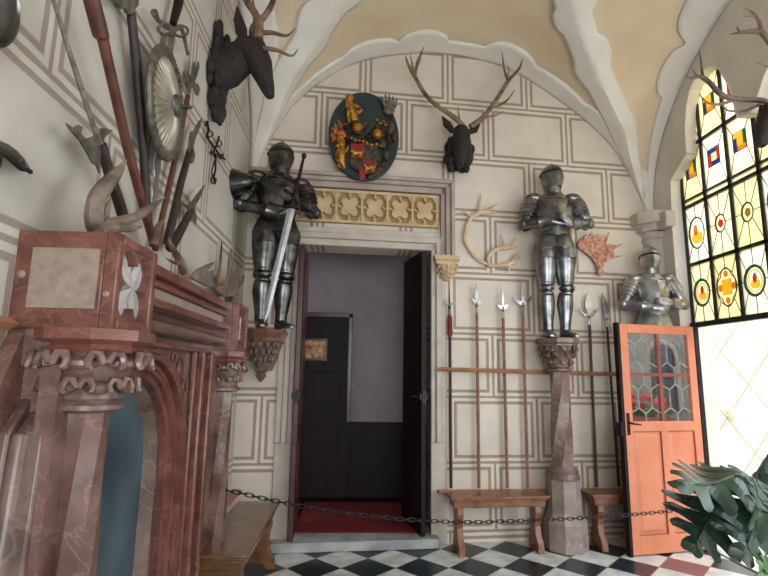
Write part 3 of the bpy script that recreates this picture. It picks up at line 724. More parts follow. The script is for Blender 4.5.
        mb = MB(R)
        mb.ball(el, (.062, .062, .062), 14, 8); mb.ball(el+out*.03, (.045, .045, .045), 12, 6)
        w_ = d.cross(f).normalized()
        mb.tube([el+w_*.05*sx-out*.0, el+w_*.066*sx], [.06, .045], 14); mb.build('couter', steel, t)
        mb = MB(R); mb.tube([el+f*.02, el.lerp(wr_, .3), el.lerp(wr_, .7), wr_], [.05, .054, .046, .04], 16); mb.build('vambrace', steel, t)
        g = MB(R); g.tube([wr_-f*.10, wr_-f*.095, wr_-f*.03, wr_+f*.01], [.064, .06, .044, .037], 16)
        g.build('gauntlet_cuff', steel, t)
        g = MB(R); hand(g, wr_+f*.005, hd, pn, -sx); g.build('gauntlet', steel, t, angle=60)
    if not legs:
        return t, R
    for sx, lg in ((-1, pose['l']), (1, pose['r'])):
        hp, kn, an, to = [Vector(a) for a in lg]
        mb = MB(R)   # tasset
        for k in range(3):
            a = hp+P(sx*.008, -.058-.006*k, .0-.036*k); mb.tube([a+P(0, 0, .03), a+P(0, -.006, -.03)], [(.05, .088-.004*k)]*2, 14, upv=(0, 1, 0))
        mb.build('tasset', steel, t, angle=30)
        d = (kn-hp); mb = MB(R)
        mb.tube([hp+P(0, 0, .06), hp, hp+d*.35, hp+d*.7, hp+d*.92], [.098, .108, .102, .084, .070], 18); mb.build('cuisse', steel, t)
        mb = MB(R)
        for k, (o_, r_) in enumerate(((-.055, .067), (0, .070), (.055, .064))):
            c = kn+P(0, -.008, -o_); mb.ball(c, (r_*.95, r_, .036), 16, 7)
        mb.ball(kn+P(0, -.045, 0), (.04, .035, .04), 12, 6); mb.tube([kn+P(sx*.055, 0, 0), kn+P(sx*.075, .0, 0)], [(.045, .05), (.03, .04)], 12); mb.build('poleyn', steel, t)
        d = an-kn; mb = MB(R)
        mb.tube([kn+d*.1, kn+d*.22+P(0, .008, 0), kn+d*.38+P(0, .016, 0), kn+d*.65+P(0, .006, 0), kn+d*.88, an+P(0, 0, -.02)], [.060, .070, .076, .062, .049, .050], 18); mb.build('greave', steel, t)
        fd = (to-an); fd.z = 0; fl_ = fd.length; fd.normalize(); mb = MB(R)
        a0 = Vector((an.x, an.y, 0)); vs = []
        for u, hw, hh in ((-.06, .03, .055), (-.045, .04, .085), (0, .045, .10), (.05, .047, .085), (.10, .05, .062), (.15, .05, .048), (.19, .042, .036), (.225, .02, .02)):
            vs.append((u, hw, hh))
        sdv = Vector((-fd.y, fd.x, 0)); n = 12; V = []; Fs = []
        for (u, hw, hh) in vs:
            for k in range(n):
                th = 2*PI*k/n; z = hh*.5+hh*.5*math.sin(th); V.append(a0+fd*u+sdv*hw*math.cos(th)+P(0, 0, max(0, z)))
        for i in range(len(vs)-1):
            for k in range(n): Fs.append((i*n+k, i*n+(k+1) % n, (i+1)*n+(k+1) % n, (i+1)*n+k))
        Fs += [tuple(range(n-1, -1, -1)), tuple(range((len(vs)-1)*n, len(vs)*n))]
        mb.add(V, Fs); mb.build('sabaton', steel, t, angle=60)
    mb = MB(R); mb.rings([(0, .01, .86, .12, .09), (0, .01, .98, .14, .105)], 20); mb.build('mail_brayette', 'black', t)
    return t, R
legs = dict(l=((-.088, .0, .90), (-.092, -.01, .50), (-.085, .02, .09), (-.13, -.3, 0)), r=((.088, 0, .90), (.085, -.01, .50), (.075, .02, .09), (.12, -.3, 0)))
armour('suit_of_armour', 'tall grey steel suit of armour standing on the twisted pillar, hands at its waist', (pcx-.0, pcy-.02, 1.965), math.radians(-4), 1.0, 'steel',
    dict(L=((-.205, .0, 1.42), (-.285, -.02, 1.17), (-.075, -.20, 1.15), (.10, -.02, -.01), (0, 1, -.3)), R=((.205, 0, 1.42), (.325, .0, 1.19), (.10, -.20, 1.12), (-.08, -.05, .06), (0, 1, -.3)), hyaw=.12, hpit=-.05, **legs))
b2 = Vector((-.765, 4.52, 1.965))
t2, R2 = armour('suit_of_armour', 'dark suit of armour on the wall corbel holding a great sword, left of the doorway', b2, math.radians(24), .955, 'steeld',
    dict(L=((-.205, 0, 1.42), (-.30, .0, 1.15), (-.03, -.22, 1.03), (.11, -.04, .04), (0, .5, 1)), R=((.205, 0, 1.42), (.30, -.03, 1.17), (.10, -.26, 1.16), (-.07, -.08, .07), (-.2, .6, -.6)), hyaw=-.05, hpit=.12, **legs), wide=1.18)
b3 = (3.05, by(3.05, .265), 2.125-.93*.93)
pz = b3[2]+.93*1.0
mb = MB(); mb.lathe([(.17, 0), (.17, .3), (.13, .38), (.13, 1.7), (.15, 1.78), (.17, 1.9), (.17, pz-.06)], (b3[0]-.02, b3[1]+.09, 0), 8, sq=1)
mb.build('stone_pedestal', 'stone', label='stone pedestal behind the salmon red door under the half armour', cat='pedestal', smooth=False)
t3, R3_ = armour('half_armour', 'bright half armour with closed helmet above the salmon red door', (b3[0], b3[1], b3[2]), math.radians(-8), .93, mat('bright_armour_steel', (140, 142, 146), (186, 188, 192), 9, .32, metal=.9, bump=.06, bscale=18),
    dict(L=((-.205, 0, 1.42), (-.33, -.02, 1.16), (-.09, -.22, 1.10), (.1, -.02, .0), (0, 1, -.2)), R=((.205, 0, 1.42), (.33, -.02, 1.16), (.10, -.235, 1.15), (-.1, -.02, .01), (0, 1, -.2)), hyaw=-.15), legs=False, wide=.96)
# vamplate (black cone) beside the corner armour
q = ay(234, 183, 4.3)
t = thing('vamplate', 'black funnel shaped lance guard on the left wall by the elbow of the corner armour', 'lance guard', (LX, 4.3, q.z))
RV = Matrix.Rotation(math.radians(8), 3, 'Y') @ Matrix.Rotation(math.radians(90), 3, 'Y')
mb = MB()
a = ay(231, 183, 4.3); b = ay(250, 181, 4.3)
d = (b-a).normalized(); 
mb.tube([a, a+d*.012, a+d*.03, a.lerp(b, .6), b, b+d*.02], [.115, .135, .128, .095, .07, .05], 24); mb.build('cone', mat('black_japanned_metal', (10, 10, 12), (20, 20, 22), 8, .22, metal=.3, coat=.6), t)
mb = MB(); mb.tube([b, b+d*.05, (b.x+.06, 4.45, b.z)], .02, 8); mb.tube([(LX, 4.3, a.z), a+d*.02], .012, 8); mb.build('bracket', 'iron', t)

# great sword of the corner armour
t = thing('great_sword', 'long two-handed sword held point down by the corner armour', 'sword', ay(265, 321, 4.22))
A = ay(264.5, 322, 4.22); G = ay(293, 208, 4.20); Pm = ay(304, 156, 4.18)
A.z = max(A.z, 2.0)
ax = (Pm-A).normalized(); sd = ax.cross(Vector((0, 1, 0))).normalized()
mb = MB(); Gd = A+ax*((G-A).length)
w = .028
fr_ = Vector((0, 1, 0)); fr_ = (fr_-ax*fr_.dot(ax)).normalized()
def diamond(mb, P0, P1, w0, w1, th):
    vs = []
    for p, ww in ((P0, w0), (P1, w1)):
        vs += [p+sd*ww, p+fr_*th, p-sd*ww, p-fr_*th]
    mb.add(vs, [(0, 1, 5, 4), (1, 2, 6, 5), (2, 3, 7, 6), (3, 0, 4, 7), (3, 2, 1, 0), (4, 5, 6, 7)])
diamond(mb, A, A+ax*.08, .004, .024, .003); diamond(mb, A+ax*.08, Gd, .024, .032, .005); mb.build('blade', mat('blade_steel', (150, 152, 152), (180, 182, 184), 12, .45, metal=.55), t, smooth=False)
mb = MB(); mb.tube([Gd+sd*.19, Gd+sd*.12-ax*.01, Gd, Gd-sd*.12+ax*.01, Gd-sd*.19-ax*.0], [.010, .008, .012, .008, .010], 8)
for s_ in (-1, 1): mb.tube([Gd+fr_*.05*math.sin(k*PI/6)*s_+ax*(.0)+sd*(.06*math.cos(k*PI/6)) for k in range(7)], .006, 6)
for s_ in (-1, 1): mb.ball(Gd+sd*.19*s_, .016, 8, 6)
mb.build('crossguard', 'iron', t)
mb = MB(); mb.tube([Gd, Gd.lerp(Pm, .5), Pm-ax*.03], [.014, .017, .012], 10); mb.build('grip', 'woodk', t)
mb = MB(); mb.ball(Pm, (.022, .022, .03), 10, 8); mb.build('pommel', 'iron', t)
# corbel under the corner armour
bc = b2.copy(); b2 = Vector((-.86, 4.66, 1.965))
cb = thing('wall_corbel', 'carved red stone corbel with pointed drop under the corner armour', 'corbel', (b2.x, b2.y+.1, 1.50))
mb = MB()
def hexs(mb, z0, z1_, r0, r1):
    c = (b2.x, b2.y, 0); vs = []
    for z, r in ((z0, r0), (z1_, r1)):
        for a in (200, 250, 290, 340): vs.append((c[0]+r*math.cos(math.radians(a)), c[1]+r*math.sin(math.radians(a)), z))
        vs += [(c[0]+r, by(c[0]+r, 0), z), (c[0]-r, by(c[0]-r, 0), z)]
    n = 6; mb.add(vs, [tuple(range(n))[::-1], tuple(range(n, 2*n))]+[(i, (i+1) % n, (i+1) % n+n, i+n) for i in range(n)])
hexs(mb, 1.93, 1.965, .185, .19); hexs(mb, 1.89, 1.93, .16, .18); hexs(mb, 1.865, 1.89, .165, .165); mb.build('shelf', 'marble2', cb, smooth=False)
mb = MB(); hexs(mb, 1.70, 1.865, .085, .145); hexs(mb, 1.60, 1.70, .045, .085); mb.build('bracket', 'marbleb', cb, smooth=False)
mb = MB()
for row, (z, r) in enumerate(((1.83, .14), (1.765, .12), (1.70, .095))):
    for i in range(7):
        a = math.radians(190+i*160/6+10*(row % 2)); mb.ball((b2.x+r*math.cos(a), b2.y+r*math.sin(a), z), (.022, .022, .03), 8, 5)
mb.lathe([(.012, 1.50), (.05, 1.555), (.035, 1.575), (.06, 1.60), (.05, 1.63)], (b2.x, b2.y-.02, 0), 8); mb.build('carved_leaves', 'marbleb', cb)

# ================================================================== FIREPLACE
FX = -.80
fp = thing('fireplace', 'large red marble gothic fireplace with pointed arch along the left wall', 'fireplace', (-1.0, 2.7, 0))
PX = -.93     # plane of the arched front
# arch outline on plane PX, symmetric about y=2.28
yc_ = 2.21
def arch_pts(hw, zs, za, n=10, z0=0.0):
    """pointed arch: half width hw, spring zs, apex za"""
    P = [(yc_-hw, z0), (yc_-hw, zs)]
    hh = za-zs; r = (hw*hw+hh*hh)/(2*hw)
    for k in range(1, n+1):
        a = math.asin(min(1, hh/r))*k/n; P.append((yc_+ -hw+r-r*math.cos(a), zs+r*math.sin(a)))
    Q = [(2*yc_-y, z) for y, z in P[:-1]]
    return [(max(y, 1.76), z) for y, z in P+Q[::-1]]
def arch_band(mb, hw0, hw1, zs, za0, za1, x0, x1):
    A = arch_pts(hw0, zs, za0); B = arch_pts(hw1, zs, za1); n = len(A)
    for i in range(n-1):
        mb.prism([(x0, *A[i]), (x0, *A[i+1]), (x0, *B[i+1]), (x0, *B[i])], (x1-x0, 0, 0))
# front slab with arch hole
mb = MB(); HW, ZS, ZA = .40, 1.14, 1.575; A = arch_pts(HW, ZS, ZA, 18); ztop = 1.72
def ashell(mb, secs, n=18):
    """continuous arched moulding: secs = (half width, spring, apex, x), closed profile"""
    R_ = [[(x, y, z) for y, z in arch_pts(hw, zs, za, n)] for hw, zs, za, x in secs]; m_ = len(R_[0]); k_ = len(secs)
    vs = [p for r in R_ for p in r]; fs = []
    for i in range(k_):
        j = (i+1) % k_
        for q in range(m_-1): fs.append((i*m_+q, i*m_+q+1, j*m_+q+1, j*m_+q))
    fs += [tuple(i*m_ for i in range(k_)), tuple(i*m_+m_-1 for i in reversed(range(k_)))]
    mb.add(vs, fs)
P_ = [(PX, y, z) for y, z in A]
poly = [(PX, 1.66, 0)]+P_+[(PX, 3.60, 0), (PX, 3.60, ztop), (PX, 1.66, ztop)]
mb.prism(poly, (-.06, 0, 0)); mb.build('front_slab', 'marble', fp, smooth=False)
def ring(mb, hw0, za0, hw1, za1, x0, x1):
    ashell(mb, [(hw0, ZS, za0, x0), (hw1, ZS, za1, x0), (hw1, ZS, za1, x1), (hw0, ZS, za0, x1)])
mb = MB()
for (h0, a0, h1, a1, x) in ((HW-.004, ZA-.004, .44, 1.595, .012), (.44, 1.595, .47, 1.61, .03), (.49, 1.62, .525, 1.635, .022), (.545, 1.642, .60, 1.668, .045), (.62, 1.675, .65, 1.69, .02)):
    ring(mb, h0, a0, h1, a1, PX-.02, PX+x)
mb.build('arch_moulding', 'marble2', fp, angle=30, bevel=.006)
mb = MB(); ashell(mb, [(HW+.03, ZS, ZA+.03, PX-.03), (HW+.03, ZS, ZA+.03, -1.03), (HW-.035, ZS, ZA-.045, -1.03), (HW-.02, ZS, ZA-.02, -.985), (HW, ZS, ZA, PX-.03)]); mb.build('arch_reveal', 'marbleb', fp, angle=30)
mb = MB(); mb.span((-1.04, 1.79, 0), (-1.015, 2.75, 1.66)); fb = mb.build('firebox_plate', 'blue', fp)
# rectangular framing mouldings around arch
mb = MB()
for (y0, y1, x) in ((2.90, 2.93, .03), (2.98, 3.03, .05), (3.10, 3.13, .02), (3.17, 3.22, .045), (3.26, 3.29, .02)):
    mb.span((PX, y0, 0), (PX+x, y1, 1.70))
for (z0, z1_, x) in ((1.695, 1.72, .03),): mb.span((PX, 1.98, z0), (PX+x, 3.22, z1_))
mb.build('frame_moulding', 'marble2', fp, bevel=.012)
# carved spandrel tracery
for (dy, z, r) in ((.52, 1.60, .05), (.60, 1.51, .03), (.41, 1.655, .025)):
    mb = MB(); mb.tube([(PX+.008, yc_+dy+r*math.cos(a), z+r*math.sin(a)) for a in [k*PI/6 for k in range(13)]], .008, 5); mb.build('spandrel_tracery', 'marble2', fp)
# side body, projecting flank towards the camera and far flank
mb = MB()
mb.prism([(LX+.001, 1.50, 0), (LX+.001, 1.60, 1.5), (LX+.001, 1.70, 1.725), (LX+.001, 1.95, 1.725), (LX+.001, 1.95, 0)], (.05, 0, 0)); mb.build('flank', 'brick', fp, smooth=False)
mb = MB()
mb.prism([(LX+.05, 1.53, 0), (LX+.05, 1.63, 1.40), (LX+.05, 1.72, 1.50), (LX+.05, 1.95, 1.50), (LX+.05, 1.95, 0)], (.035, 0, 0))
mb.tube([(LX+.10, 1.60, 0), (LX+.10, 1.67, 1.40)], .03, 12)
mb.prism([(LX+.085, 1.59, 0), (LX+.085, 1.66, 1.40), (LX+.085, 1.74, 1.48), (LX+.085, 1.95, 1.48), (LX+.085, 1.95, 0)], (.085, 0, 0))
mb.build('stepped_jamb', 'marbleb', fp, smooth=True, bevel=.008, angle=30)
mb = MB(); mb.span((LX+.01, 1.72, 0), (PX-.01, 1.785, 1.64)); mb.build('jamb_block', 'marble', fp, bevel=.006)
mb = MB(); mb.prism([(LX+.17, 1.645, 0), (LX+.17, 1.70, 1.42), (LX+.17, 1.76, 1.42), (LX+.17, 1.76, 0)], (.02, 0, 0)); mb.build('jamb_fillet', 'marble', fp)
mb = MB(); mb.span((LX+.005, 3.55, 0), (PX-.02, 3.70, 1.72)); mb.build('side_block', 'marble', fp, bevel=.008)
mb = MB(); mb.span((LX+.01, 1.70, 1.60), (PX+.02, 1.97, 1.728)); mb.build('side_block', 'marble', fp, bevel=.008)
# end blocks, beam
def qf(r, n=48):
    return [((r*(.62+.38*abs(math.cos(2*(th))))) * math.cos(th+0), (r*(.62+.38*abs(math.cos(2*th))))*math.sin(th+0)) for th in [2*PI*k/n for k in range(n)]]
def block(y0, y1, lab):
    z0, z1_ = 1.725, 2.05
    mb = MB(); ym, zm = (y0+y1)/2, (z0+z1_)/2
    mb.span((LX, y0, z0), (FX-.045, y1, z1_)); e = .035
    mb.span((FX-.045, y0, z0), (FX, y0+e, z1_)); mb.span((FX-.045, y1-e, z0), (FX, y1, z1_)); mb.span((FX-.045, y0+e, z0), (FX, y1-e, z0+e)); mb.span((FX-.045, y0+e, z1_-e), (FX, y1-e, z1_))
    b = mb.build('corner_block', 'marble2', fp, bevel=.004, label=lab)
    # spandrel corners around the quatrefoil
    mb = MB(); hy, hz = (y1-y0)/2-e, (z1_-z0)/2-e; R_ = min(hy, hz)
    fl = []
    for k in range(64):
        th = 2*PI*k/64; r = .60+.56*abs(math.sin(2*th))**.8
        fl.append((th, r))
    for k in range(64):
        th, r = fl[k]; th2, r2 = fl[(k+1) % 64]
        def edge_(t):
            c, s_ = math.cos(t), math.sin(t); q = min(1/max(abs(c), 1e-6), 1/max(abs(s_), 1e-6)); return q*c, q*s_
        a, b_ = edge_(th), edge_(th2)
        P = [(FX-.04, ym+hy*r*math.cos(th), zm+hz*r*math.sin(th)), (FX-.04, ym+hy*r2*math.cos(th2), zm+hz*r2*math.sin(th2)), (FX-.04, ym+hy*b_[0], zm+hz*b_[1]), (FX-.04, ym+hy*a[0], zm+hz*a[1])]
        mb.prism(P, (.034, 0, 0))
    mb.build('quatrefoil_surround', 'marble2', b, smooth=False)
    mb = MB(); mb.span((FX-.06, y0+e, z0+e), (FX-.04, y1-e, z1_-e))
    for k in range(4):   # four pointed petals
        a = PI/4+k*PI/2; c_, s_ = math.cos(a), math.sin(a)
        tip = (FX-.036, ym+hy*1.12*c_, zm+hz*1.12*s_); o = (FX-.018, ym, zm)
        l = (FX-.034, ym+hy*.72*math.cos(a+.42), zm+hz*.72*math.sin(a+.42)); r_ = (FX-.034, ym+hy*.72*math.cos(a-.42), zm+hz*.72*math.sin(a-.42))
        mb.add([tip, l, o, r_, (FX-.045, ym, zm)], [(0, 1, 2), (0, 2, 3), (1, 0, 4), (0, 3, 4), (1, 4, 2), (2, 4, 3)])
    mb.build('quatrefoil', 'inlayw', b, smooth=False)
    return b
b1 = block(1.684, 2.005, 'near corner block with stone quatrefoil')
block(3.416, 3.716, 'far corner block with stone quatrefoil')
mb = MB(); mb.span((LX+.055, 1.678, 1.79), (LX+.27, 1.686, 1.99)); mb.build('side_panel', 'inlay', b1)
mb = MB(); mb.ball((LX+.025, 1.684, 1.90), (.014, .006, .014)); mb.build('repair_spot', 'inlay', b1); mb = MB(); mb.ball((FX-.03, 1.684, 1.84), (.012, .005, .010)); mb.build('repair_spot', 'inlay', b1)
mb = MB(); mb.span((LX, 2.0, 2.0), (-.865, 3.42, 2.045)); mb.span((LX, 2.0, 1.86), (-.90, 3.42, 2.0)); mb.span((LX, 2.0, 1.955), (-.875, 3.42, 1.975)); mb.span((LX, 2.0, 1.865), (-.865, 3.42, 1.90)); be = mb.build('mantel_beam', 'marble2', fp, bevel=.006)
mb = MB(); mb.span((-.90, 2.03, 1.908), (-.893, 3.36, 1.948)); mb.build('inlay_strip', 'inlay', be)
mb = MB(); mb.tube([(-.93, 2.0, 1.79), (-.93, 3.42, 1.79)], [(.035, .05)]*2, 14); mb.span((LX, 2.0, 1.72), (-.955, 3.42, 1.86)); mb.build('roll_moulding', 'marble', fp)
for yy, tw, cx_, cs_ in ((1.80, 1.2, -.905, 1.22), (3.56, 1.2, -.91, 1.0)):
    c = thing if False else None
    mb = MB(); twisted(mb, (cx_, yy), .078, .076, .30, 1.47, 4, tw, 26, .88); col = mb.build('column', 'marble', fp, angle=25)
    mb = MB(); capital(mb, (cx_, yy), 1.50, 1.655, .088*cs_, .122*cs_, 7, big=True); mb.build('capital', mat('capital_marble', (84, 62, 56), (134, 108, 98), 14, .3, coat=.3), col)
    mb = MB(); mb.lathe([(.135*cs_, 1.65), (.14*cs_, 1.66), (.13*cs_, 1.675), (.155*cs_, 1.69), (.155*cs_, 1.725)], (cx_, yy, 0), 8, sq=1); mb.build('abacus', 'marble2', col, smooth=False)
    mb = MB(); mb.lathe([(.09, 1.455), (.11, 1.465), (.11, 1.48), (.097, 1.49), (.092, 1.505)], (cx_, yy, 0), 20); mb.build('necking', 'marbleb', col)
    mb = MB(); mb.lathe([(.14, 0), (.14, .15), (.12, .17), (.125, .20), (.10, .23), (.115, .26), (.112, .29), (.092, .31)], (cx_, yy, 0), 20); mb.lathe([(.15, 0), (.15, .12), (.13, .15)], (cx_, yy, 0), 8, sq=1); mb.build('column_base', 'marbleb', col)
q = rw(91, 530, -.985)
mb = MB(); mb.tube([(-1.015, q.y, q.z), (-.985, q.y, q.z)], .020, 16); kn = mb.build('knob_stem', 'iron', fb)
mb = MB(); mb.tube([(-.985, q.y, q.z), (-.975, q.y, q.z)], [.030, .028], 20); mb.build('knob', 'copper', fb, label='round pale wooden knob')

# ================================================================== ANTLERS
def antler(mb, beam, rads, tines=(), fn=None, n=8):
    """beam / tines as pixel lists with per-point depth handled by fn"""
    B = [fn(*p) for p in beam]; stube(mb, B, rads, n)
    for tl, r0 in tines:
        T = [fn(*p) for p in tl]; m_ = len(T); stube(mb, T, [r0*(1-.85*(k/(m_-1))**1.3) for k in range(m_)], n-1)
# -- stag head above the doorway
st = thing('stag_head', 'black carved stag head with wide antlers on the wall above the doorway', 'stag head', bw(460, 150, 0))
def sf(px, py, off=.26): return bw(px, py, off)
mb = MB()
P = [bw(459, 157, .05), bw(459, 156, .10), bw(460, 146, .20), bw(461, 136, .28)]
mb.tube(spl([tuple(p) for p in P], 4), [.15, .155, .155, .15, .145, .14, .13, .125, .12, .115, .11, .10, .085], 16)
mb.tube([bw(461, 132, .27), bw(461.5, 137, .34), bw(460.5, 150, .42), bw(460, 162, .47), bw(460, 166, .48)], [(.085), (.09), (.068), (.048), (.03)], 14)
for k in range(34):   # shaggy mane
    a = random.uniform(0, 2*PI); r = random.uniform(.09, .155); c = bw(459+85*r*math.cos(a)*1.05, 154-88*r*math.sin(a)*1.25, random.uniform(.05, .2)); mb.ball(c, (.04, .05, .055), 7, 5)
mb.build('head', 'fur', st)
mb = MB()
mb.tube([bw(453, 132, .25), bw(447, 124, .24), bw(442, 116, .23)], [(.03, .018), (.045, .016), (.005, .004)], 10); mb.build('ear', 'fur', st)
mb = MB(); mb.tube([bw(469, 132, .25), bw(475, 130, .24), bw(480, 124, .23)], [(.03, .018), (.035, .016), (.005, .004)], 10); mb.build('ear', 'fur', st)
c6 = lambda pts: conv(300, 40, 3.2, pts)
mb = MB()
antler(mb, c6([(522, 275), (490, 245), (440, 212), (402, 175), (375, 130), (358, 100), (343, 70), (338, 48)]), [.030, .026, .022, .022, .021, .02, .014, .003],
 [(c6([(365, 108), (358, 75), (352, 42)]), .014), (c6([(368, 112), (376, 70), (386, 45), (398, 20)]), .018), (c6([(372, 90), (384, 66), (392, 38)]), .010), (c6([(512, 268), (508, 240), (504, 210)]), .014), (c6([(470, 232), (455, 222), (440, 196)]), .013), (c6([(395, 165), (380, 150), (376, 138)]), .012)], sf)
mb.build('antler', 'antl', st)
mb = MB()
antler(mb, c6([(545, 277), (585, 248), (618, 205), (648, 160), (668, 128), (690, 105), (705, 85), (713, 58)]), [.030, .026, .022, .022, .021, .016, .012, .003],
 [(c6([(666, 130), (655, 100), (650, 70), (646, 38)]), .018), (c6([(608, 218), (645, 205), (670, 185), (687, 157)]), .017), (c6([(570, 258), (600, 246), (630, 240), (652, 228)]), .016), (c6([(590, 245), (612, 222), (622, 196)]), .012), (c6([(662, 128), (668, 100), (664, 80)]), .010)], sf)
mb.build('antler', 'antl', st)
# -- deer head on the left wall
Yd = 3.5
dd = thing('stag_head', 'dark brown deer head jutting from the left wall above the black iron fitting', 'stag head', (LX, Yd, lw(212, 70).z))
cd = lambda pts: conv(130, 0, 4.27, pts)
def df(px, py, y=Yd): return ay(px, py, y)
mb = MB()   # rough bark plaque
pl = [cd([p])[0] for p in [(352, 115), (395, 140), (400, 190), (410, 300), (405, 420), (385, 500), (350, 470), (333, 380), (330, 200), (340, 150)]]
P = [df(*p) for p in pl]
for dy in (0,):
    mb.prism([p+Vector((0, -.05, 0)) for p in P], (0, .10, 0))
for k in range(46):
    u = random.random(); z = P[0].z*(1-u)+P[5].z*u; mb.ball((random.uniform(LX+.02, LX+.09), Yd+random.uniform(-.13, .13)*math.sin(PI*min(max(u, .12), .9)), z), (.03, .03, .07), 7, 5)
mb.build('plaque', 'furb', dd)
mb = MB()
mb.tube([df(*cd([p])[0]) for p in ((370, 300), (420, 290), (455, 260), (485, 225))], [(.17, .13), (.15, .11), (.135, .095), (.12, .085)], 16, upv=(0, 0, 1))
mb.tube([df(*cd([p])[0]) for p in ((455, 235), (490, 215), (525, 225), (555, 280), (575, 340), (590, 385), (600, 415))], [.08, .115, .12, .095, .066, .05, .03], 16)
mb.ball(df(*cd([(555, 200)])[0], Yd-.07), (.03, .02, .03), 8, 6); mb.build('head', 'furb', dd)
for o_ in (-.09, .09):
    mb = MB(); mb.tube([df(*cd([p])[0], Yd+o_) for p in ((485, 175), (475, 130), (462, 80), (457, 25))], [(.03, .02), (.045, .02), (.035, .012), (.004, .003)], 10, upv=(1, 0, 0)); mb.build('ear', 'furb', dd)
for o_, mx_ in ((-.08, 0), (.10, 1)):
    fn = lambda x, y, o_=o_: df(x, y, Yd+o_+(0 if o_ < 0 else .03))
    mb = MB()
    sft = (lambda L_: cd([(x+(-20 if mx_ else 0), y) for x, y in L_]))
    if not mx_:
        antler(mb, sft([(550, 165), (552, 100), (530, 50), (500, 5), (480, -60), (470, -150), (500, -250)]), [.034, .03, .028, .027, .024, .018, .004],
          [(sft([(560, 140), (610, 140), (670, 152), (705, 120)]), .020), (sft([(570, 205), (630, 215), (690, 238), (718, 208)]), .018), (sft([(475, -80), (440, -120), (400, -130)]), .016)], fn)
    else:
        antler(mb, sft([(545, 165), (545, 120), (590, 75), (620, 30), (635, -20), (640, -120), (600, -220)]), [.03, .028, .026, .024, .022, .016, .004],
          [(sft([(555, 110), (552, 60), (545, 0), (550, -60)]), .018), (sft([(638, -60), (670, -90), (690, -140)]), .014)], fn)
    mb.build('antler', 'antl', dd)
# -- stag head on the right wall
Ys = 3.3
q = ay(775, 112, Ys)
sr = thing('stag_head', 'black stag head with brown antlers above the stained glass window on the right', 'stag head', (RX, Ys, q.z))
cr = lambda pts: conv(580, 0, 3.03, pts)
mb = MB()
mb.tube([(RX, Ys, q.z-.25), (RX-.08, Ys, q.z-.22), (RX-.2, Ys, q.z-.1), (RX-.27, Ys, q.z-.02)], [.13, .14, .11, .09], 14)
mb.tube([(RX-.22, Ys, q.z), (RX-.3, Ys, q.z-.02), (RX-.36, Ys, q.z-.13), (RX-.40, Ys, q.z-.24), (RX-.41, Ys, q.z-.27)], [.08, .095, .07, .05, .03], 14); mb.build('head', 'fur', sr)
for s_ in (-1, 1):
    mb = MB(); mb.tube([(RX-.24, Ys+s_*.07, q.z+.05), (RX-.24, Ys+s_*.13, q.z+.1), (RX-.24, Ys+s_*.17, q.z+.14)], [(.03, .02), (.04, .02), (.004, .004)], 10); mb.build('ear', 'fur', sr)
fn = lambda x, y: ay(x, y, Ys+.06)
mb = MB()
antler(mb, cr([(590, 320), (555, 305), (480, 300), (430, 288), (392, 250), (365, 232), (345, 236), (312, 236)]), [.022, .022, .02, .02, .018, .016, .012, .003],
  [(cr([(372, 235), (368, 200), (362, 150)]), .013), (cr([(362, 232), (348, 222), (338, 203)]), .009), (cr([(545, 315), (500, 335), (450, 335), (430, 318)]), .014), (cr([(470, 302), (420, 316), (385, 310), (364, 288)]), .014)], fn)
mb.build('antler', 'antl', sr)
fn = lambda x, y: ay(x, y, Ys-.12)
mb = MB()
antler(mb, cr([(620, 330), (640, 260), (620, 190), (585, 140), (552, 100), (530, 95), (490, 98), (455, 104)]), [.022, .022, .022, .022, .02, .018, .013, .003],
  [(cr([(548, 98), (543, 65), (520, 35), (498, 26)]), .016), (cr([(530, 45), (510, 50), (495, 48)]), .009), (cr([(486, 98), (478, 88), (476, 78)]), .008), (cr([(622, 230), (580, 205), (535, 190)]), .014)], fn)
mb.build('antler', 'antl', sr)
# -- shed antlers on back wall
c7 = lambda pts: conv(430, 150, 3.033, pts)
mb = MB(); fn = lambda x, y: bw(x, y, .035)
antler(mb, c7([(178, 348), (150, 335), (125, 308), (107, 275), (110, 240), (124, 208), (150, 190), (175, 188), (212, 192)]), [.014, .022, .02, .019, .02, .024, .028, .02, .003],
 [(c7([(148, 192), (152, 160), (155, 130)]), .018), (c7([(160, 190), (185, 175), (212, 162)]), .016), (c7([(128, 203), (112, 192), (94, 184)]), .015)], fn)
mb.build('shed_antler', 'antlp', label='tall pale shed antler on the wall between stag head and armour pillar', cat='antler')
mb = MB(); fn = lambda x, y: bw(x, y, .05)
antler(mb, c7([(180, 350), (178, 322), (205, 300), (240, 296), (270, 290)]), [.014, .02, .022, .022, .003],
 [(c7([(225, 297), (222, 275), (214, 252)]), .015), (c7([(245, 295), (256, 280), (262, 256)]), .015)], fn)
mb.build('shed_antler', 'antlp', label='small pale antler branching to the right from the foot of the tall one', cat='antler')
mb = MB()
antler(mb, c7([(178, 352), (210, 350), (240, 345), (262, 335), (276, 318)]), [.014, .02, .028, .022, .003],
 [(c7([(236, 346), (240, 360), (236, 378)]), .018), (c7([(245, 340), (262, 318), (275, 312)]), .014)], fn)
mb.build('shed_antler', 'antlp', label='lowest short pale antler with flattened end, beside the tall armour', cat='antler')
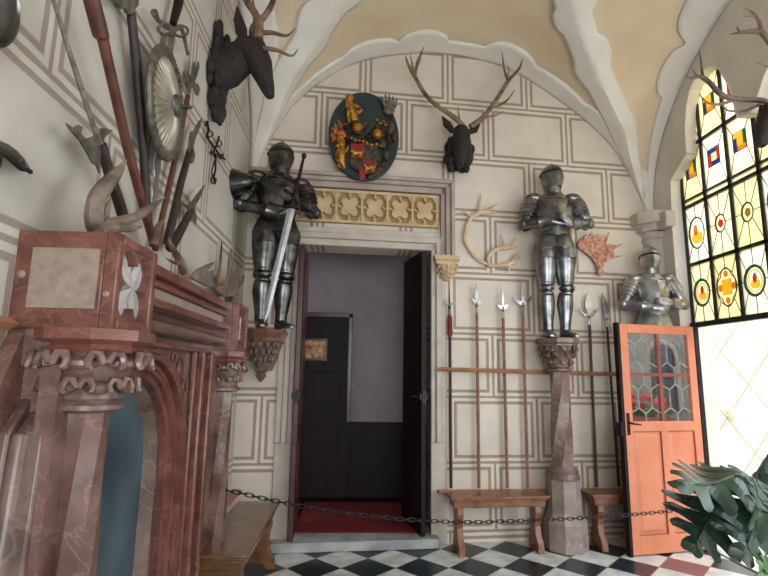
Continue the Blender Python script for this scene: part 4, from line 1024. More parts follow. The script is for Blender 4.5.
# -- palmate antler
pts = c7([(508, 378), (506, 355), (492, 330), (470, 312), (450, 300), (447, 286), (456, 270), (462, 272), (470, 256), (480, 266), (488, 248), (497, 264), (508, 252), (512, 272), (530, 262), (543, 250), (532, 285), (560, 290), (590, 282), (552, 305), (560, 322), (585, 321), (545, 332), (528, 345), (524, 360), (526, 378)])
mb = MB(); P = [bw(x, y, .05) for x, y in pts]; mb.prism(P, (0, -.02, 0))
mb.tube([bw(*c7([(516, 382)])[0], .06), bw(*c7([(516, 355)])[0], .065), bw(*c7([(505, 330)])[0], .065)], [.022, .022, .012], 8)
for a in ((505, 330), (540, 300)), ((500, 325), (500, 280)), ((500, 322), (470, 290)): mb.tube([bw(*c7([p])[0], .07) for p in a], [.016, .004], 6)
mb.build('palmate_antler', 'antlr', label='reddish speckled palmate antler on the wall right of the tall armour', cat='antler', bevel=.006)

# ================================================================== COAT OF ARMS
cc = bw(363, 138, 0)
ca = thing('coat_of_arms', 'carved and gilded coat of arms on a dark green oval board above the doorway', 'coat of arms', cc)
cs = lambda x, y: (320+x/5.236, 80+y/5.236)
OB = bframe(cc)
c0 = bw(*cs(230, 295), .15)
mb = MB(); ew, eh = .365, .49
el = [(c0.x+ew*math.cos(2*PI*k/56), c0.z+eh*math.sin(2*PI*k/56)) for k in range(56)]
mb.prism([bpt(a, b, .13) for a, b in el], (0, -.035, 0)); mb.build('oval_board', 'green', ca, bevel=.012)
mb = MB(); bbox(mb, c0.x-.12, c0.x+.12, c0.z-.1, c0.z+.3, 0, .135); mb.build('wall_block', 'woodk', ca)
def cp(x, y, off=.06): return bw(*cs(x, y), off+.12)
def blobs(mb, L_, off=.07):
    for (x, y, rx, ry, *r) in L_:
        mb.ball(cp(x, y, off), (rx/5.236/88, .03+(r[0] if r else 0), ry/5.236/88), 9, 6)
mb = MB()
mb.tube([cp(150, 100), cp(155, 140, .09), cp(172, 175, .09), cp(182, 210, .08), cp(195, 225)], [.035, .05, .05, .045, .04], 10)
mb.ball(cp(155, 95, .09), (.045, .04, .045)); 
for p in (((142, 90), (140, 70)), ((165, 90), (172, 82))): mb.tube([cp(*q_, .09) for q_ in p], [.015, .004], 6)
for p in (((165, 130), (190, 138), (212, 145)), ((180, 160), (205, 170), (222, 158)), ((150, 165), (148, 200), (160, 225))): mb.tube([cp(*q_, .1) for q_ in p], [.022, .018, .014], 7)
mb.build('crest_beast', 'gold', ca)
mb = MB(); 
for k in range(5): mb.tube([cp(365, 175, .07), cp(340+13*k, 130, .09), cp(322+20*k, 72+10*abs(k-1.5), .1)], [.02, .022, .008], 7)
mb.ball(cp(362, 160, .08), (.06, .035, .05)); mb.build('crest_wing', mat('grey_relief', (70, 66, 58), (120, 112, 98), 26, .5), ca)
for x, y in ((198, 252), (300, 285)):
    mb = MB(); mb.ball(cp(x, y, .09), (.062, .055, .062), 14, 10); mb.build('tournament_helmet', 'gold', ca)
    mb = MB()
    for k in range(5): mb.tube([cp(x-24+12*k, y-20, .13), cp(x-24+12*k, y+20, .13)], .004, 4)
    mb.ball(cp(x, y-32, .09), (.05, .04, .02)); mb.build('helmet_grille', 'darkrel', ca)
def shield(mb, x0, x1, y0, y1, off):
    P = [(x0, y0), (x1, y0), (x1, y1-.35*(y1-y0)), ((x0+x1)/2, y1), (x0, y1-.3*(y1-y0))]
    mb.prism([cp(x, y, off) for x, y in P][::-1], (0, -.025, 0))
mb = MB(); shield(mb, 158, 300, 335, 500, .07); sh_ = mb.build('quartered_shield', 'darkrel', ca, bevel=.004)
mb = MB()
for P in (((163, 335), (232, 338), (230, 418), (158, 412)), ((225, 420), (296, 430), (290, 480), (232, 500)), ((205, 470), (232, 440), (235, 520), (205, 530))): mb.prism([cp(x, y, .10) for x, y in P][::-1], (0, -.012, 0))
mb.build('red_quarter', 'red', sh_)
def beast(mb, x, y, s_=1, off=.125):
    mb.tube([cp(x-22*s_, y, off), cp(x, y-3, off), cp(x+22*s_, y-4, off)], [.022, .024, .02], 8); mb.ball(cp(x-28*s_, y-12, off), .02, 8, 6)
    for dx in (-20, -10, 12, 22): mb.tube([cp(x+dx*s_, y, off), cp(x+dx*s_-4, y+22, off)], [.011, .006], 5)
    mb.tube([cp(x+24*s_, y-4, off), cp(x+34*s_, y-16, off), cp(x+28*s_, y-26, off)], [.007, .006, .004], 5)
mb = MB(); beast(mb, 195, 385); mb.build('gold_beast', 'gold', sh_)
mb = MB(); beast(mb, 262, 462); mb.build('gold_beast', 'gold', sh_)
mb = MB()   # red feathered mantling at the left
for k in range(16):
    x = random.uniform(68, 150); y = random.uniform(245, 340); mb.tube([cp(x, y, .06), cp(x-random.uniform(0, 14), y-24, .09), cp(x-10+random.uniform(-12, 12), y-38, .07)], [.02, .02, .006], 6)
mb.build('mantling', mat('red_gold_relief', (110, 30, 22), (190, 120, 44), 30, .45, metal=.2), ca)
mb = MB()
for k in range(14):
    x = random.uniform(300, 405); y = random.uniform(210, 460)
    if (x-230)**2/185**2+(y-295)**2/225**2 > .95: continue
    mb.tube([cp(x-10, y+18, .05), cp(x+6, y, .09), cp(x, y-26, .07)], [.022, .024, .008], 6)
mb.tube([cp(330, 440, .05), cp(300, 480, .07), cp(250, 515, .06)], [.03, .04, .02], 8)
for k in range(30):
    x = random.uniform(120, 330); y = random.uniform(235, 330); mb.tube([cp(x-8, y+8, .05), cp(x+6, y-2, .08), cp(x, y-14, .06)], [.014, .016, .005], 6)
blobs(mb, [(330, 330, 22, 30), (345, 390, 20, 30), (330, 440, 18, 22), (300, 340, 16, 16), (370, 250, 20, 34), (390, 300, 14, 30)]); mb.build('mantling', 'darkrel', ca)
mb = MB()   # gold supporter at the left
mb.tube([cp(115, 350, .08), cp(105, 385, .1), cp(112, 425, .1), cp(125, 465, .07)], [.035, .05, .045, .02], 9)
for p in (((100, 380), (88, 395), (84, 420)), ((120, 380), (140, 372), (148, 350)), ((105, 425), (95, 445), (108, 462)), ((88, 355), (98, 335), (112, 330))): mb.tube([cp(*q_, .1) for q_ in p], [.02, .015, .008], 6)
mb.ball(cp(112, 335, .1), .035, 10, 7); mb.build('supporter_beast', 'gold', ca)
mb = MB()
for x, y in ((165, 305), (185, 315), (205, 318), (225, 322), (245, 330), (270, 340), (295, 335), (315, 345), (300, 210), (315, 228), (330, 218), (345, 235), (240, 230), (225, 240)): mb.ball(cp(x, y, .09), (.02, .02, .016), 7, 5)
mb.build('gold_scrollwork', 'gold', ca); mb = MB()
for k in range(7): mb.tube([cp(85+10*k, 250-4*k, .08), cp(78+12*k, 228+4*(k % 2), .1)], [.012, .004], 5)
mb.build('gold_scrollwork', 'gold', ca)

# ================================================================== THINGS ON THE LEFT WALL
# round shield, tilted against the pole behind it
q = lw(168, 106, .13)
q = lw(166, 105, .10)
sh = thing('round_shield', 'round ribbed steel shield with spiked boss on the left wall among crossed polearms', 'shield', q)
RS = Matrix.Translation(q) @ Matrix.Rotation(math.radians(5), 4, 'Z') @ Matrix.Rotation(math.radians(90), 4, 'Y')
mb = MB(RS); n = 144; prof = [(.0, .050), (.05, .048), (.12, .038), (.19, .022), (.235, .006), (.255, .002)]
vs = []; fs = []
for i, (r, z) in enumerate(prof):
    for k in range(n):
        th = 2*PI*k/n; vs.append((max(r, .001)*math.cos(th), max(r, .001)*math.sin(th), z+(.004 if (k//2) % 2 else -.002)*min(1, r/.12)))
for i in range(len(prof)-1):
    for k in range(n): fs.append((i*n+k, i*n+(k+1) % n, (i+1)*n+(k+1) % n, (i+1)*n+k))
mb.add(vs, fs)
o = mb.build('shield_face', mat('ribbed_steel', (150, 144, 130), (190, 184, 168), 12, .38, metal=.6), sh, smooth=False)
mo = o.modifiers.new('thick', 'SOLIDIFY'); mo.thickness = .004
mb = MB(RS); mb.lathe([(.258, -.012), (.285, -.012), (.292, .0), (.288, .014), (.272, .018), (.257, .010)], n=64); mb.build('rim', 'steelg', sh)
mb = MB(RS)
for k in range(64):
    th = 2*PI*k/64; mb.ball((.272*math.cos(th), .272*math.sin(th), .018), .0055, 5, 4)
mb.build('rim_stud', 'steelg', sh)
mb = MB(RS); mb.lathe([(.058, .05), (.058, .064), (.03, .078), (.012, .082), (.011, .11), (.014, .115), (.004, .135)], n=20); mb.build('boss', 'steel', sh)

def lpole(name, label, pts, offs, rads, m_, group='arms crossed on the left wall'):
    """shaft on the left wall through pixels with wall offsets"""
    P = [lw(x, y, o) for (x, y), o in zip(pts, offs)]
    t = thing(name, label, 'polearm', P[-1], group)
    mb = MB(); mb.tube(P, rads, 10); mb.build('shaft', m_, t)
    ax = (P[0]-P[1]).normalized(); nx_ = Vector((1, 0, 0)); nx_ = (nx_-ax*nx_.dot(ax)).normalized(); sdv = ax.cross(nx_)
    if sdv.y > 0: sdv = -sdv
    return t, P, ax, sdv, nx_
def lplate(t, name, m_, pts, off, th=.008, parent=None):
    P = [lw(x, y, off) for x, y in pts]; mb = MB(); mb.prism(P, (-th, 0, 0)); return mb.build(name, m_, parent or t, smooth=False, bevel=.0015)
ca_ = lambda pts: conv(0, 0, 2.881, pts)
cb_ = lambda pts: conv(60, 100, 4.117, pts)
# halberd
t, P, *_ = lpole('halberd', 'halberd with long thin spike and crescent axe blade, leftmost on the left wall', ca_([(290, 415), (315, 500), (345, 590), (365, 660)]), [.09, .09, .09, .09], [.022, .022, .024, .024], 'shaftd')
mb = MB(); Q = [lw(*p, .09) for p in ca_([(294, 425), (265, 350), (235, 255), (205, 165), (178, 75), (150, -10)])]; mb.tube(Q, [.014, .010, .012, .010, .009, .007], 4); mb.build('spike', 'steelg', t, smooth=False)
lplate(t, 'axe_blade', 'steelg', ca_([(193, 355), (212, 368), (228, 360), (240, 366), (234, 385), (250, 400), (272, 392), (284, 375), (296, 415), (290, 460), (288, 500), (280, 478), (268, 470), (252, 440), (232, 405), (205, 375)]), .095)
lplate(t, 'beak', 'steelg', ca_([(285, 372), (300, 368), (328, 376), (312, 388), (300, 400), (300, 420), (290, 415)]), .095)
# reddish pole
t, P, *_ = lpole('lance', 'long reddish wooden lance crossing in front of the shield edge', [(88, -14), (101, 36), (103, 40), (128, 150), (154, 245)], [.12, .12, .12, .11, .08], [.030, .030, .021, .021, .021], 'shaftr')
mb = MB(); mb.tube([lw(86, -22, .12), lw(88, -14, .12)], [.018, .03], 10); mb.build('socket', 'iron', t)
# mace-headed dark pole
t, P, *_ = lpole('poleaxe', 'dark poleaxe with grey hammer head above the round shield, passing behind its left edge', [(131, 12), (136, 60), (141, 120), (148, 222)], [.06, .06, .05, .05], [.020, .022, .020, .020], 'shaftd')
lplate(t, 'poleaxe_head', 'steelg', [(119, -6), (118, 3), (122, 9), (127, 8), (129, 14), (133, 14), (136, 9), (139, 5), (139, -4), (133, -12), (124, -12)], .075, .02)
# two-handed sword
t = thing('great_sword', 'two-handed sword hung point down behind the round shield, hilt with ring guard', 'sword', lw(152, 222, .05))
mb = MB(); mb.tube([lw(181, -14, .06), lw(178, 5, .06), lw(173, 24, .06)], [.028, .026, .02], 10); mb.build('grip', 'woodk', t)
mb = MB(); mb.tube([lw(154, 12, .07), lw(158, 20, .07), lw(166, 27, .07), (lw(173, 30, .07)), lw(181, 27, .07), lw(184, 36, .07), lw(188, 55, .07)], [.020, .012, .012, .016, .012, .012, .010], 8)
for cxp, cyp in ((165, 29), (181, 31)): mb.tube([lw(cxp+7*math.cos(a), cyp+5.5*math.sin(a), .08) for a in [k*PI/7 for k in range(15)]], .008, 6)
mb.build('ring_guard', 'steelg', t)
ed = []; ed2 = []
for k in range(30):
    u = k/29; x = 172+(152-172)*u; y = 34+(222-34)*u; w_ = (3.4-1.0*u)*(1 if u < .95 else .4)+.5*math.sin(k*1.9); ed.append((x-w_, y)); ed2.append((x+w_, y))
lplate(t, 'wavy_blade', 'steelb', ed+ed2[::-1], .045, .006)
# winged spear behind the shield
t, P, *_ = lpole('winged_spear', 'spear with greenish leaf-shaped wings beside the shield rim, on a red-brown shaft', [(188, 96), (176, 155), (155, 250)], [.04, .05, .05], [.016, .016, .016], 'shaftr')
co = lambda pts: conv(130, 0, 4.27, pts)
lplate(t, 'spear_head', 'steelg', co([(295, 262), (297, 290), (285, 330), (278, 350), (294, 362), (300, 385), (292, 410), (283, 405), (276, 380), (265, 372), (258, 400), (250, 400), (256, 360), (240, 335), (228, 320), (234, 300), (250, 305), (262, 330), (268, 300), (272, 265), (280, 262), (278, 300)]), .06)
# dark spear with side lug
t, P, *_ = lpole('spear', 'dark spear with broad blade and axe lug just right of the shield', cb_([(535, 205), (500, 330), (440, 590)]), [.06, .06, .06], [.019, .021, .023], 'shaftd')
lplate(t, 'spear_head', 'steelg', cb_([(587, 72), (578, 110), (562, 150), (550, 190), (557, 225), (552, 258), (542, 262), (538, 235), (530, 210), (533, 165), (540, 130), (552, 128), (566, 100)]), .07)
# spiked spear
t, P, *_ = lpole('spear', 'dark spear with narrow blade and four lugs, rightmost above the mantel', cb_([(540, 455), (500, 530), (455, 610)]), [.07, .07, .07], [.020, .026, .03], 'shaftd')
lplate(t, 'spear_head', 'steelg', cb_([(598, 350), (580, 400), (556, 440), (565, 490), (560, 512), (550, 490), (540, 500), (532, 460), (515, 430), (530, 432), (530, 405), (542, 425), (560, 395)]), .075)
# polearms standing in the rack beyond the fireplace
GL = 'polearm tips beyond the fireplace'
cg = lambda pts: conv(150, 190, 4.427, pts)
for nm, lb, tip, w_, bx in (('spear', 'spear with leaf blade in the left wall rack, tip beyond the palmate antler', (320, 228), 3.0, 0),
                        ('spear', 'thin spike in the left wall rack, left of the trident group', (352, 270), 1.2, .02),
                        ('spear', 'thin spike in the left wall rack, middle of the trident group', (363, 262), 1.1, .04),
                        ('spear', 'thin spike in the left wall rack, right of the trident group', (373, 278), 1.2, .06)):
    (tx, ty), = cg([tip]); T = lw(tx, ty, .09); base = Vector((LX+.09, T.y, .54))
    tt = thing(nm, lb, 'polearm', base, GL)
    mb = MB(); mb.tube([base, (T.x, T.y, T.z-.22)], .013, 8); mb.build('shaft', 'shaft' if bx == 0 else 'shaftd', tt)
    mb = MB()
    w2 = w_*.009; mb.prism([(T.x, T.y, T.z), (T.x, T.y+w2, T.z-.12), (T.x, T.y+.008, T.z-.22), (T.x, T.y-.008, T.z-.22), (T.x, T.y-w2, T.z-.12)], (-.008, 0, 0)); mb.build('spear_head', 'steel', tt, smooth=False)
# hanging black iron fitting
t = thing('iron_fitting', 'black wrought iron crank hanging on the left wall under the deer head', 'iron fitting', lw(215, 183, .0))
mb = MB()
cf = lambda pts: [lw(x, y, .03) for x, y in conv(60, 100, 4.117, pts)]
mb.tube(cf([(604, 88), (612, 120), (603, 150), (620, 175), (650, 215), (678, 245)]), .009, 6)
mb.tube(cf([(655, 150), (645, 185), (632, 215), (640, 240), (640, 290), (632, 320), (638, 345)]), .008, 6)
mb.tube(cf([(620, 215), (640, 222), (662, 240), (670, 225)]), .010, 6)
mb.tube(cf([(604, 88), (600, 105), (610, 100)]), .007, 6)
for c_ in ((632, 330), (655, 180), (618, 140)): mb.tube(cf([(c_[0]+11*math.cos(a), c_[1]+13*math.sin(a)) for a in [k*PI/5 for k in range(11)]]), .006, 5)
mb.tube(cf([(640, 235), (625, 290), (628, 320)]), .005, 5)
mb.tube([lw(208, 122, 0), lw(208, 122, .035)], .008, 6); mb.build('crank', 'iron', t)
# helmet at the left picture edge
q = lw(10, 150, .16)
t = thing('morion_helmet', 'black polished open helmet hung on the left wall at the left edge', 'helmet', q)
ch = lambda p, o=.14: lw(*conv(0, 0, 2.881, [p])[0], o)
vsx = []
mb = MB()
for o_, k_ in ((.02, .55), (.08, .9), (.14, 1), (.20, .9), (.26, .55)):
    pass
prof = [(-30, 400), (0, 407), (25, 418), (50, 436), (70, 458), (84, 480), (88, 492)]
inn = [(-30, 440), (0, 440), (20, 450), (40, 468), (60, 485), (75, 487), (88, 495)]
rows = []
for (a, b) in zip(prof, inn):
    rows.append([ch(a, .03), ch(a, .12), ch(((a[0]), a[1]-3), .18), ch(a, .24), ch(b, .27), ch(b, .20), ch(b, .10), ch(b, .03)])
nn = 8; vs = [p for r in rows for p in r]; fs = []
for i in range(len(rows)-1):
    for k in range(nn): fs.append((i*nn+k, i*nn+(k+1) % nn, (i+1)*nn+(k+1) % nn, (i+1)*nn+k))
fs += [tuple(range(nn))[::-1], tuple(range((len(rows)-1)*nn, len(rows)*nn))]
mb.add(vs, fs); mb.build('skull', mat('black_polished_steel', (18, 18, 18), (40, 40, 40), 10, .2, metal=.7), t, angle=60)
mb = MB(); mb.tube([ch(p, .275) for p in inn], .007, 6); mb.build('rim', 'iron', t)
lplate(t, 'cheek_strap', 'shaft', ca_([(-10, 448), (8, 452), (6, 478), (-2, 498), (-12, 500)]), .12, .02)
# grey shield edge in the top left corner
t = thing('round_shield', 'grey shield of which only the rim shows in the top left corner', 'shield', lw(-25, -10, .05))
mb = MB(); c_ = lw(-20, -12, .05)
rr = (lw(15, -2, .05)-c_).length
RS2 = Matrix.Translation(c_) @ Matrix.Rotation(math.radians(90), 4, 'Y')
mb = MB(RS2); mb.lathe([(rr*1.0, 0), (rr*1.0, .012), (rr*.93, .018), (rr*.90, .01), (rr*.5, .05), (rr*.1, .06)], n=40); mb.build('shield_face', 'steel', t)
# ---- antlers lying on the mantel
fn = lambda x, y: lw(x, y, .17)
mb = MB()
antler(mb, cb_([(160, 560), (145, 520), (140, 470), (155, 400), (195, 345), (235, 300), (274, 248)]), [.026, .032, .033, .031, .028, .020, .003], [(cb_([(172, 530), (182, 480), (192, 440), (206, 410)]), .022)], fn)
antler(mb, cb_([(165, 545), (210, 512), (260, 498), (310, 482), (370, 445), (432, 400)]), [.022, .024, .022, .020, .016, .003], [], lambda x, y: lw(x, y, .20))
antler(mb, cb_([(160, 548), (200, 530), (250, 528), (300, 530), (340, 520)]), [.02, .018, .016, .013, .003], [], lambda x, y: lw(x, y, .22))
mb.build('shed_antler', 'antlg', label='big grey shed antler lying on the near block of the fireplace', cat='antler')
mb = MB(); fn = lambda x, y: lw(x, y, .15)
antler(mb, cb_([(385, 600), (395, 560), (405, 520), (430, 490)]), [.022, .02, .015, .003], [(cb_([(390, 580), (420, 560), (430, 500)]), .014)], fn); mb.build('shed_antler', 'antl', label='short brown antler prong standing where the crossed lance meets the mantel', cat='antler')
mb = MB()
antler(mb, cg([(150, 365), (135, 320), (110, 275), (88, 235), (84, 210)]), [.022, .022, .018, .012, .003], [(cg([(135, 325), (100, 318), (70, 300)]), .014)], fn); mb.build('shed_antler', 'antl', label='slender curved antler on the mantel next to the near block', cat='antler')
def palm(pts, lab, off):
    P = [lw(x, y, off) for x, y in cg(pts)]; mb = MB(); mb.prism(P, (.02, 0, 0)); mb.build('palmate_antler', 'antlg', label=lab, cat='antler', bevel=.005)
palm([(165, 385), (205, 350), (240, 332), (278, 318), (250, 350), (235, 365), (300, 350), (275, 380), (260, 405), (285, 430), (240, 425), (200, 405)], 'flat palmate antler on the mantel, nearer of the two', .14)
palm([(270, 430), (310, 425), (330, 400), (348, 340), (352, 300), (360, 350), (365, 400), (380, 400), (412, 375), (400, 420), (370, 450), (385, 470), (345, 470), (320, 475)], 'flat palmate antler on the mantel, farther one by the far block', .12)

# ================================================================== WINDOW WALL ON THE RIGHT
wn = bpy.data.objects.new('window_1', None); COL.objects.link(wn); wn['kind'] = 'structure'; wn['_o'] = (0, 0, 0)
def g3(y, z, dx=0): return Vector((GX+dx, y, z))
barsY = [rw(*p, GX).y for p in ((690, 270), (711.5, 262), (738, 255), (768, 243))]
gy0 = barsY[0]; st_ = (barsY[0]-barsY[3])/3; barsY = [gy0-st_*k for k in range(6)]
zb = rw(730, 320, GX).z; z2_ = rw(727, 251, GX).z; z3_ = rw(705, 199, GX).z
stz = (z3_-zb)/2; levels = [zb+stz*k for k in range(5)]
GT = hole
def hole_top(y):
    zs = [];
    for a, b in zip(GT[:-1], GT[1:]):
        if (a[0]-y)*(b[0]-y) <= 0 and abs(a[0]-b[0]) > 1e-6: zs.append(a[1]+(b[1]-a[1])*(y-a[0])/(b[0]-a[0]))
    return max(zs) if zs else 5
mb = MB()
def gbar(a, b, w=.035, d=.035, mb_=None):
    (mb_ or mb).tube([g3(*a), g3(*b)], [(w/2*1.2, d/2*1.2)]*2, 4)
for k, y in enumerate(barsY): mb.span((GX-.02, y-.016, zb if k else 0), (GX+.02, y+.016, 4.9 if k else 4.2))
for z in levels: mb.span((GX-.02, barsY[-1], z-.016), (GX+.02, barsY[0], z+.016))
mb.span((GX-.03, barsY[-1], zb-.03), (GX+.03, barsY[0]+.03, zb+.02)); mb.span((GX-.02, barsY[-1], levels[2]+.06), (GX+.02, barsY[0], levels[2]+.08))
mb.build('iron_grid', 'iron', wn, smooth=False)
paneM = [glassmat('cream_glass_%s' % 'abc'[i], c, .5) for i, c in enumerate(((250, 240, 214), (246, 236, 200), (252, 246, 228)))]
lead_mb = MB()
def disc(y, z, ry, rz, dx, n=28, shape=None):
    return [g3(y+ry*math.cos(2*PI*k/n)*(shape(2*PI*k/n) if shape else 1), z+rz*math.sin(2*PI*k/n)*(shape(2*PI*k/n) if shape else 1), dx) for k in range(n)]
GLM = {k: glassmat('stained_'+k, c, .45) for k, c in dict(green=(60, 150, 110), yellow=(245, 212, 110), olive=(180, 164, 110), red=(214, 92, 76), blue=(80, 110, 180), white=(235, 232, 214), brown=(168, 134, 90), amber=(228, 176, 96)).items()}
def flatp(P, name, m_, parent, th=.006):
    mb_ = MB(); mb_.prism(P, (th, 0, 0)); return mb_.build(name, m_, parent, smooth=False)
def ringp(y, z, ry, rz, ry2, rz2, name, m_, parent, shape=None, n=40):
    A_ = disc(y, z, ry, rz, -.012, n, shape); B_ = disc(y, z, ry2, rz2, -.012, n, shape); mb_ = MB(); T_ = Vector((.005, 0, 0))
    fs = []
    for k in range(n):
        j = (k+1) % n; fs += [(k, j, n+j, n+k), (2*n+k, 3*n+k, 3*n+j, 2*n+j), (k, 2*n+k, 2*n+j, j), (n+k, n+j, 3*n+j, 3*n+k)]
    mb_.add(A_+B_+[p+T_ for p in A_]+[p+T_ for p in B_], fs); return mb_.build(name, m_, parent, smooth=False)
def medal(y, z, kind, rnd):
    sf_ = lambda a: .8+.22*abs(math.cos(2*a))
    if kind == 'circle':
        p = ringp(y, z, .115, .135, .095, .115, 'medallion', GLM['green'], wn); ringp(y, z, .082, .10, .072, .09, 'medallion_ring', GLM['yellow'], p)
        flatp(disc(y, z-.03, .055, .045, -.012, 7), 'medallion_figure', GLM['yellow'], p); flatp(disc(y, z+.025, .022, .045, -.012, 6), 'medallion_figure', GLM['brown' if rnd else 'red'], p)
    if kind == 'oval':
        p = ringp(y, z, .11, .16, .10, .15, 'medallion', GLM['brown'], wn); flatp(disc(y, z-.05, .08, .06, -.012, 9), 'medallion_figure', GLM['yellow'], p); flatp(disc(y+.01, z+.03, .03, .06, -.018, 7), 'medallion_figure', GLM['amber'], p)
    if kind == 'small':
        p = ringp(y, z, .065, .085, .056, .076, 'medallion', GLM['brown'], wn); flatp(disc(y, z, .035, .045, -.012, 5), 'medallion_figure', GLM['red' if not rnd else 'olive'], p)
    if kind == 'quatrefoil':
        p = ringp(y, z, .13, .185, .118, .172, 'medallion', GLM['brown'], wn, sf_, 48)
        for dy, dz in ((0, .125), (0, -.125), (.085, 0), (-.085, 0)): flatp(disc(y+dy, z+dz, .026, .034, -.012, 12), 'medallion_figure', GLM['amber'], p)
        flatp([g3(y-.06, z-.075, -.012), g3(y+.06, z-.075, -.012), g3(y+.06, z+.075, -.012), g3(y-.06, z+.075, -.012)], 'medallion_field', GLM['yellow'], p)
    if kind == 'square':
        s_ = .075; q4 = [(-1, -1), (1, -1), (1, 1), (-1, 1)]; cols = ('blue', 'red', 'blue', 'red') if rnd else ('amber', 'blue', 'yellow', 'green')
        p = flatp([g3(y+a*s_*.5, z+b*s_*.55, -.012) for a, b in q4], 'medallion', GLM['white' if rnd else 'yellow'], wn)
        for k_, (ya0, ya1, za0, za1) in enumerate(((-1, .5, -1.15, -.55), (.5, 1, -1.15, .55), (-.5, 1, .55, 1.15), (-1, -.5, -.55, 1.15))):
            flatp([g3(y+ya0*s_, z+za0*s_, -.012), g3(y+ya1*s_, z+za0*s_, -.012), g3(y+ya1*s_, z+za1*s_, -.012), g3(y+ya0*s_, z+za1*s_, -.012)], 'medallion_field', GLM[cols[k_]], p)
kinds = {(0, 0): 'circle', (1, 0): 'quatrefoil', (2, 0): 'circle', (3, 0): 'quatrefoil', (4, 0): 'circle', (0, 1): 'oval', (1, 1): 'small', (2, 1): 'small', (3, 1): 'oval', (4, 1): 'small'}
MR = {'circle': (.115, .135), 'oval': (.11, .16), 'small': (.065, .085), 'quatrefoil': (.12, .17), 'square': (.078, .09)}
levels.append(levels[-1]+stz)
for k in range(5):
    for r in range(5):
        ya_, yb_ = barsY[k+1], barsY[k]; za_, zb_ = levels[r], levels[r+1]
        if za_ > 4.8: continue
        mb_ = MB(); mb_.span((GX-.004, ya_, za_), (GX+.004, yb_, zb_)); mb_.build('pane', paneM[(k+r*2) % 3], wn, smooth=False)
        ym, zm = (ya_+yb_)/2, (za_+zb_)/2+(.06 if r == 2 else 0)
        kd = kinds.get((k, r), 'square'); medal(ym, zm, kd, (k+r) % 2)
        ry, rz = MR[kd]; rz_ = rz
        if kd == 'square':
            ends = [((sy*ry, sz*rz), (yb_ if sy > 0 else ya_, zb_ if sz > 0 else za_)) for sy in (-1, 1) for sz in (-1, 1)]
        else:
            ends = []
            for a in range(8):
                th = a*PI/4; c_, s_ = math.cos(th), math.sin(th); hy, hz = (yb_-ya_)/2, (zb_-za_)/2
                u = min(hy/max(abs(c_*hy), 1e-6) if abs(c_) > .01 else 9, hz/max(abs(s_*hz), 1e-6) if abs(s_) > .01 else 9)
                ends.append(((ry*c_, rz*s_), (ym+hy*c_*u, (za_+zb_)/2+hz*s_*u)))
        for (dy, dz), (ey, ez) in ends:
            if abs(ey-ym) < .01 and kd in ('circle', 'oval', 'small') and abs(dy) > .3: continue
            lead_mb.tube([g3(ym+dy, zm+dz, -.012), g3(ey, ez, -.012)], .0045, 4)
        lead_mb.tube(disc(ym, zm, ry+.003, rz+.003, -.014, 24)+disc(ym, zm, ry+.003, rz+.003, -.014, 24)[:1] if kd not in ('square',) else [g3(ym+a*ry, zm+b*rz, -.014) for a, b in ((-1, -1), (1, -1), (1, 1), (-1, 1), (-1, -1))], .0055, 4)
lead_mb.build('lead_cames', 'leadd', wn)
# iron door post and white threshold
mb = MB(); P = az(708, 552); 
mb.span((GX-.05, 4.90, 0), (GX-.01, 4.945, zb)); mb.build('trim_13', 'iron', kind='structure')
mb = MB(); mb.span((3.36, 2.3, -.02), (3.38, 4.95, .006)); mb.build('trim_14', 'iron', kind='structure')

# ---- salmon red door
da, db = Vector((2.513, 4.731, 0)), Vector((3.365, 4.905, 0))
dv = (db-da); DW = dv.length; ang = math.atan2(dv.y, dv.x); RD = Matrix.Translation(da) @ Rz(ang); DH = 2.10
dr = thing('glazed_door', 'salmon red open door with leaded glass upper half, on the right', 'door', da)
mb = MB(RD); z0 = .012; T = .045
mb.span((0, 0, z0), (.085, T, DH)); mb.span((DW-.085, 0, z0), (DW, T, DH)); mb.span((.085, 0, z0), (DW-.085, T, .17)); mb.span((.085, 0, 1.09), (DW-.085, T, 1.18)); mb.span((.085, 0, DH-.085), (DW-.085, T, DH))
mb.span((DW/2-.035, 0, .17), (DW/2+.035, T, 1.09)); mb.build('frame', 'orange', dr, bevel=.004)
mb = MB(RD); mb.span((-.03, .0, .0), (.0, T+.01, DH+.01)); mb.build('edge_strip', 'woodk', dr)
for x0, x1 in ((.085, DW/2-.035), (DW/2+.035, DW-.085)):
    mb = MB(RD); mb.span((x0, .018, .17), (x1, .03, 1.09)); e = .05
    a0, a1, c0_, c1_ = x0+e, x1-e, .17+e, 1.09-e
    vs = [(x0+.02, .018, .19), (x1-.02, .018, .19), (x1-.02, .018, 1.07), (x0+.02, .018, 1.07), (a0, .006, c0_), (a1, .006, c0_), (a1, .006, c1_), (a0, .006, c1_)]
    mb.add(vs, [(4, 5, 6, 7), (0, 1, 5, 4), (1, 2, 6, 5), (2, 3, 7, 6), (3, 0, 4, 7)]); mb.build('lower_panel', 'orange', dr, smooth=False)
    mb = MB(RD)
    for a, b in (((x0, .17), (x1, .17)), ((x1, .17), (x1, 1.09)), ((x1, 1.09), (x0, 1.09)), ((x0, 1.09), (x0, .17))): mb.tube([(a[0], .012, a[1]), (b[0], .012, b[1])], .008, 5)
    mb.build('panel_moulding', 'oranged', dr)
mb = MB(RD); zm = (1.18+DH-.085)/2+.02
mb.span((DW/2-.016, .004, 1.18), (DW/2+.016, T-.004, DH-.085)); mb.span((.085, .004, zm-.016), (DW-.085, T-.004, zm+.016)); mb.build('glazing_bar', 'oranged', dr, bevel=.003)
gm = bpy.data.materials.new('door_glass'); gm.use_nodes = True; N = gm.node_tree.nodes; L = gm.node_tree.links; N.clear()
